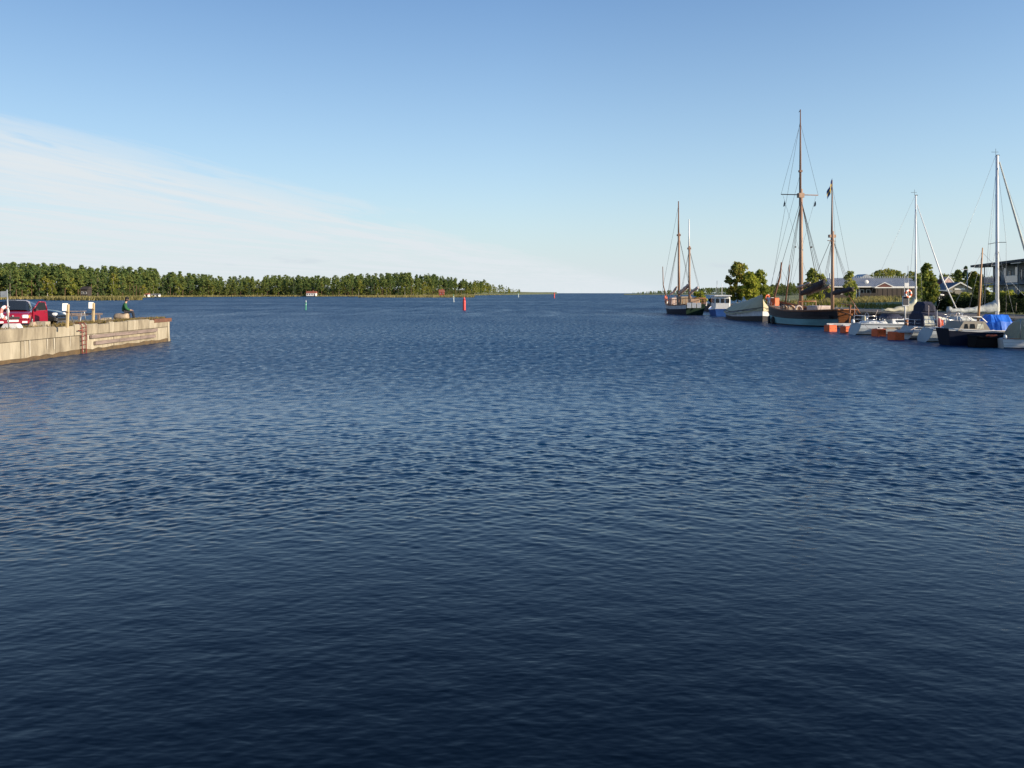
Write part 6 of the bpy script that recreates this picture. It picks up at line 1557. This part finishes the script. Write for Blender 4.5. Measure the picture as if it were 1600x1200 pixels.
# F: white boat under an olive cover
yf = thing('covered_boat', 'white open boat under a taut olive canvas cover at the picture edge', 'boat', (31.05, 53.25, 0), R(0))
HF = Hull(6.8, 2.2, (0.62, 0.62, 0.9), tr=0.55, draft=0.3, stem=0.6, stern=0.2, p=2.2, N=18)
HF.build(yf, [(0.10, 1), (1.0, 0)], [GELW, BOOT]); HF.transom(yf, GELW); HF.deck(yf, GELW, 0.03); HF.rail(yf, VARN, 0.03)
for k in (0.3, 0.62):
    for s in (-1, 1): MB().tube([(lambda p: (p[0], p[1] * 1.005, p[2]))(HF.pt(t / 18, k * HF.sheer(t / 18), s)) for t in range(0, 18)], 0.012, 4).build('lapstrake', GELG, yf)
mb = MB(); rg = []
for i in range(12):
    q = i / 11; x = 0.75 + 5.2 * q; p = HF.pt(x / HF.L, 0.6, 1); rid = [0.72, 1.62, 1.92, 1.95, 1.93, 1.95, 1.9, 1.8, 1.65, 1.5, 1.3, 1.0][i] + 0.04 * math.sin(i * 2.2); w = p[1] * 1.04
    rg.append([(x - 0.12, -w, 0.58), (x, -w * 0.9, 0.62 + (rid - 0.62) * 0.72), (x, -w * 0.35, rid), (x, w * 0.35, rid), (x, w * 0.9, 0.62 + (rid - 0.62) * 0.72), (x - 0.12, w, 0.58)])
mb.loft(rg, caps=True, closed=False, smooth=False); mb.build('canvas_cover', OLIVE, yf)
MB().tube([(0.9, -0.95, 0.62), (0.95, -0.9, 1.9)], 0.02, 5).build('cover_hoop', WIRE, yf)
fenderball(yf, (0.15, -0.62, 0.72), 0.10, GELW)
# boom of a yacht whose mast stands just past the picture
yg = thing('sailing_yacht', 'yacht beyond the olive cover whose pale boom points at the thick mast', 'yacht', (33.2, 50.2, 0), R(0))
HG = Hull(8.6, 2.7, (0.95, 0.92, 1.2), tr=0.66, draft=0.4, stem=0.9, stern=-0.3, p=2.0, N=18, rnd=0.95)
HG.build(yg, [(0.08, 1), (1.0, 0)], [GELW, BOOT]); HG.transom(yg, GELT); HG.deck(yg, GELW, 0.03); cabin(yg, 2.6, 6.8, 0.95, 0.6, 0.92, 0.42, GELW, 3)
mast(yg, 4.2, 11.5, 0.09, ALU, 1.2); MB().tube([(4.1, 0, 2.15), (-0.4, 0, 2.40)], 0.06, 8).build('boom', ALU, yg)
sausage(yg, 'furled_sail', CREAMC, [(4.1, 0, 2.36), (1.6, 0, 2.42), (-0.2, 0, 2.52)], 0.13)

# ---- mooring booms with their orange floats
def boom(label, y, x0, x1, floats, wide=0.16):
    t = thing('mooring_boom', label, 'mooring boom', (0, y, 0), 0, 'mooring booms between the yachts')
    MB().box(((x0 + x1) / 2, 0, 0.70), (x1 - x0, wide, 0.10)).build('walkway', GREYW if wide < 0.3 else TEAK, t)
    MB().box(((x0 + x1) / 2, -wide / 2 - 0.02, 0.60), (x1 - x0 - 0.1, 0.05, 0.08)).build('side_beam', GALV, t)
    return t
def floatbox(label, x, y, rz=0.0, s=1.0):
    t = thing('mooring_float', label, 'float', (x, y, 0), rz, 'orange floats under the mooring booms')
    MB().cbox((0, 0, 0.16), (0.84 * s, 0.8 * s, 0.88 * s), 0.05).build('float_body', ORANGE, t)
    MB().box((0, 0, 0.63), (0.5, 0.30, 0.04)).build('bracket', GALV, t)
    for k in (-0.25, 0.25): MB().lathe([(0.03, 0), (0.03, 0.03)], 8, (k, -0.41 * s, 0.30), False, 'Y').build('bolt', RUST, t)
    return t
boom('first pale boom, nearest the stern of the large ship', 75.9, 28.7, 37.6, 1)
boom('second pale boom, next to the white yacht with cream sail cover', 73.2, 29.1, 38.0, 1)
boom('boom carrying the lifebuoy station between two boats', 66.7, 29.9, 38.6, 1, 0.55)
boom('boom on the large bright float between cruiser and tall masted yacht', 62.0, 28.6, 39.2, 1)
floatbox('orange float at the tip of the first boom, nearest the ship', 29.05, 75.9, 0.24); floatbox('orange float under the second boom', 29.45, 73.2, 0.24)
floatbox('shaded dark red float below the yacht with cream cover', 29.75, 67.5, 0.24); floatbox('large bright orange float in front of the motor cruiser stern', 28.75, 62.3, 0.24, 1.05)
# lifebuoy station with its board
ls = thing('lifebuoy_station', 'white pole with a framed dark board and small white sign on the boom', 'sign', (PX(1414.5, 66.2), 66.2, 0.5))
MB().tube([(0, 0, 0), (0, 0, PZ(455, 66.2) - 0.5)], 0.05, 8).build('pole', ALU, ls)
bz = PZ(470, 66.2) - 0.5
MB().cbox((0.0, -0.07, bz), (0.54, 0.05, 0.78), 0.04).build('board_frame', WHITE, ls); MB().box((0.0, -0.10, bz), (0.42, 0.03, 0.66)).build('board', mat('dark_board', (0.055, 0.055, 0.065), 0.5), ls)
for x in (-0.02, 0.27): MB().tube([(x, 0.1, 0), (x, 0.1, PZ(415 if x > 0 else 428, 66.2) - 0.5)], 0.018, 5).build('rod', GALV, ls)
for k in range(6): MB().tube([(-0.02, 0.1, 2.3 + 0.22 * k), (0.27, 0.1, 2.3 + 0.22 * k)], 0.012, 4).build('rung', GALV, ls)
MB().box((0.12, 0.02, PZ(445, 66.2) - 0.5), (0.36, 0.04, 0.30)).build('small_sign', WHITE, ls)
buoy_ring('lifebuoy', 'red and white lifebuoy above the framed dark board', (PX(1418, 66.2), 66.05, PZ(459, 66.2)), 0.26, 0.085, ORANGE, WHITE, rz=0.3)
mp = MB().tube([(0, 0, 0), (0.02, 0, 0.55), (0.0, 0, 0.95)], [0.17, 0.16, 0.13], 10).build('mooring_post', VARN); mp.location = (PX(1416, 65.6), 65.6, 0.45); tag(mp, 'stubby brown mooring post at the foot of the lifebuoy station', 'mooring post')

# ---- mooring lines and the rest of the running gear
for nm, a, b_, sg in (('mooring_line', (29.2, 69.0, 0.95), (29.0, 66.9, 0.55), 0.12), ('mooring_line', (29.2, 71.3, 0.95), (29.4, 73.1, 0.55), 0.10), ('mooring_line', (30.2, 59.0, 0.95), (29.3, 57.4, 0.9), 0.15), ('mooring_line', (30.5, 62.6, 0.95), (29.0, 62.2, 0.55), 0.08)):
    o = MB().tube([a, Vector(a).lerp(Vector(b_), 0.5) - Vector((0, 0, sg)), b_], 0.018, 5).build(nm, SAILP)
    k = {69.0: 'rope from the seaward corner of the cream cover yacht to the station boom', 71.3: 'rope from the cream cover yacht to the second pale boom', 59.0: 'rope between the tall masted yacht and the navy motor-sailer', 62.6: 'rope from the motor cruiser to the large bright float'}[a[1]]
    tag(o, k, 'rope')
for bb, pts in ((ya, ((1.2, -1.40, 0.55), (5.6, -1.45, 0.6))), (yb, ((1.6, -1.38, 0.55), (4.6, -1.36, 0.6))), (yc, ((1.8, -1.44, 0.55), (3.0, -1.5, 0.55))), (yd, ((4.4, -1.2, 0.6),))):
    for p in pts: fenderball(bb, p, 0.10, GELW if bb in (yd, yb) else NAVYC)
# winches, vents, hatch, wheel and cockpit gear that break up the decks
for bb, xs in ((ya, 0.0), (yc, 0.3)):
    for s in (-1, 1): MB().lathe([(0.07, 0), (0.055, 0.1), (0.07, 0.17)], 10, (1.9 + xs, s * 0.95, 1.12), True).build('winch', STEEL, bb)
    MB().cbox((5.9 + xs, 0, 1.32), (0.5, 0.5, 0.07), 0.02).build('deck_hatch', PANE, bb)
    mb = MB(); mb.torus((0.85 + xs, 0, 1.5), 0.34, 0.018, 20, 5, 'X'); mb.tube([(0.85 + xs, 0, 1.0), (0.85 + xs, 0, 1.55)], 0.05, 6); mb.build('steering_wheel', STEEL, bb)
    MB().tube([(0.3 + xs, 1.1, 1.2), (0.3 + xs, 1.1, 2.6)], 0.02, 5).build('danbuoy_pole', SAILP, bb)
    MB().cbox((0.25 + xs, -0.75, 1.40), (0.16, 0.42, 0.40), 0.05).build('horseshoe_buoy', CREAMC if bb is ya else ORANGE, bb)
    line(bb, (1.8 + xs, 0, 2.1), (1.4 + xs, 0, 1.2), 0.015, SAILP, 'mainsheet')
for x, y, z, w, m_ in ((4.4, 0.5, 1.55, 0.5, GELW), (5.2, -0.4, 1.5, 0.35, NAVYC), (6.1, 0.2, 1.45, 0.4, TEAK)): MB().cbox((x, y, z), (w, w * 0.8, w * 0.5), 0.05).build('deck_gear', m_, yb)
for k in range(3):
    q = (4.9 + k * 0.55, -0.985 + k * 0.07, 1.28); MB().box(q, (0.4, 0.03, 0.2)).build('cabin_window', PANE, yb)
line(yc, (xm, 0, tm - 0.2), (9.5, 0.4, 1.5), 0.008, WIRE, 'spinnaker_halyard'); line(yc, (xm - 0.05, 0.1, PZ(300, 60)), (xm - 0.35, 1.2, 1.2), 0.007, WIRE, 'halyard')
line(yd, (xd + 0.3, 0, td_ - 0.5), (xd - 0.3, -1.05, 1.1), 0.008, WIRE, 'shroud'); line(yd, (xd + 0.3, 0, td_ - 0.5), (xd - 0.3, 1.05, 1.1), 0.008, WIRE, 'shroud')
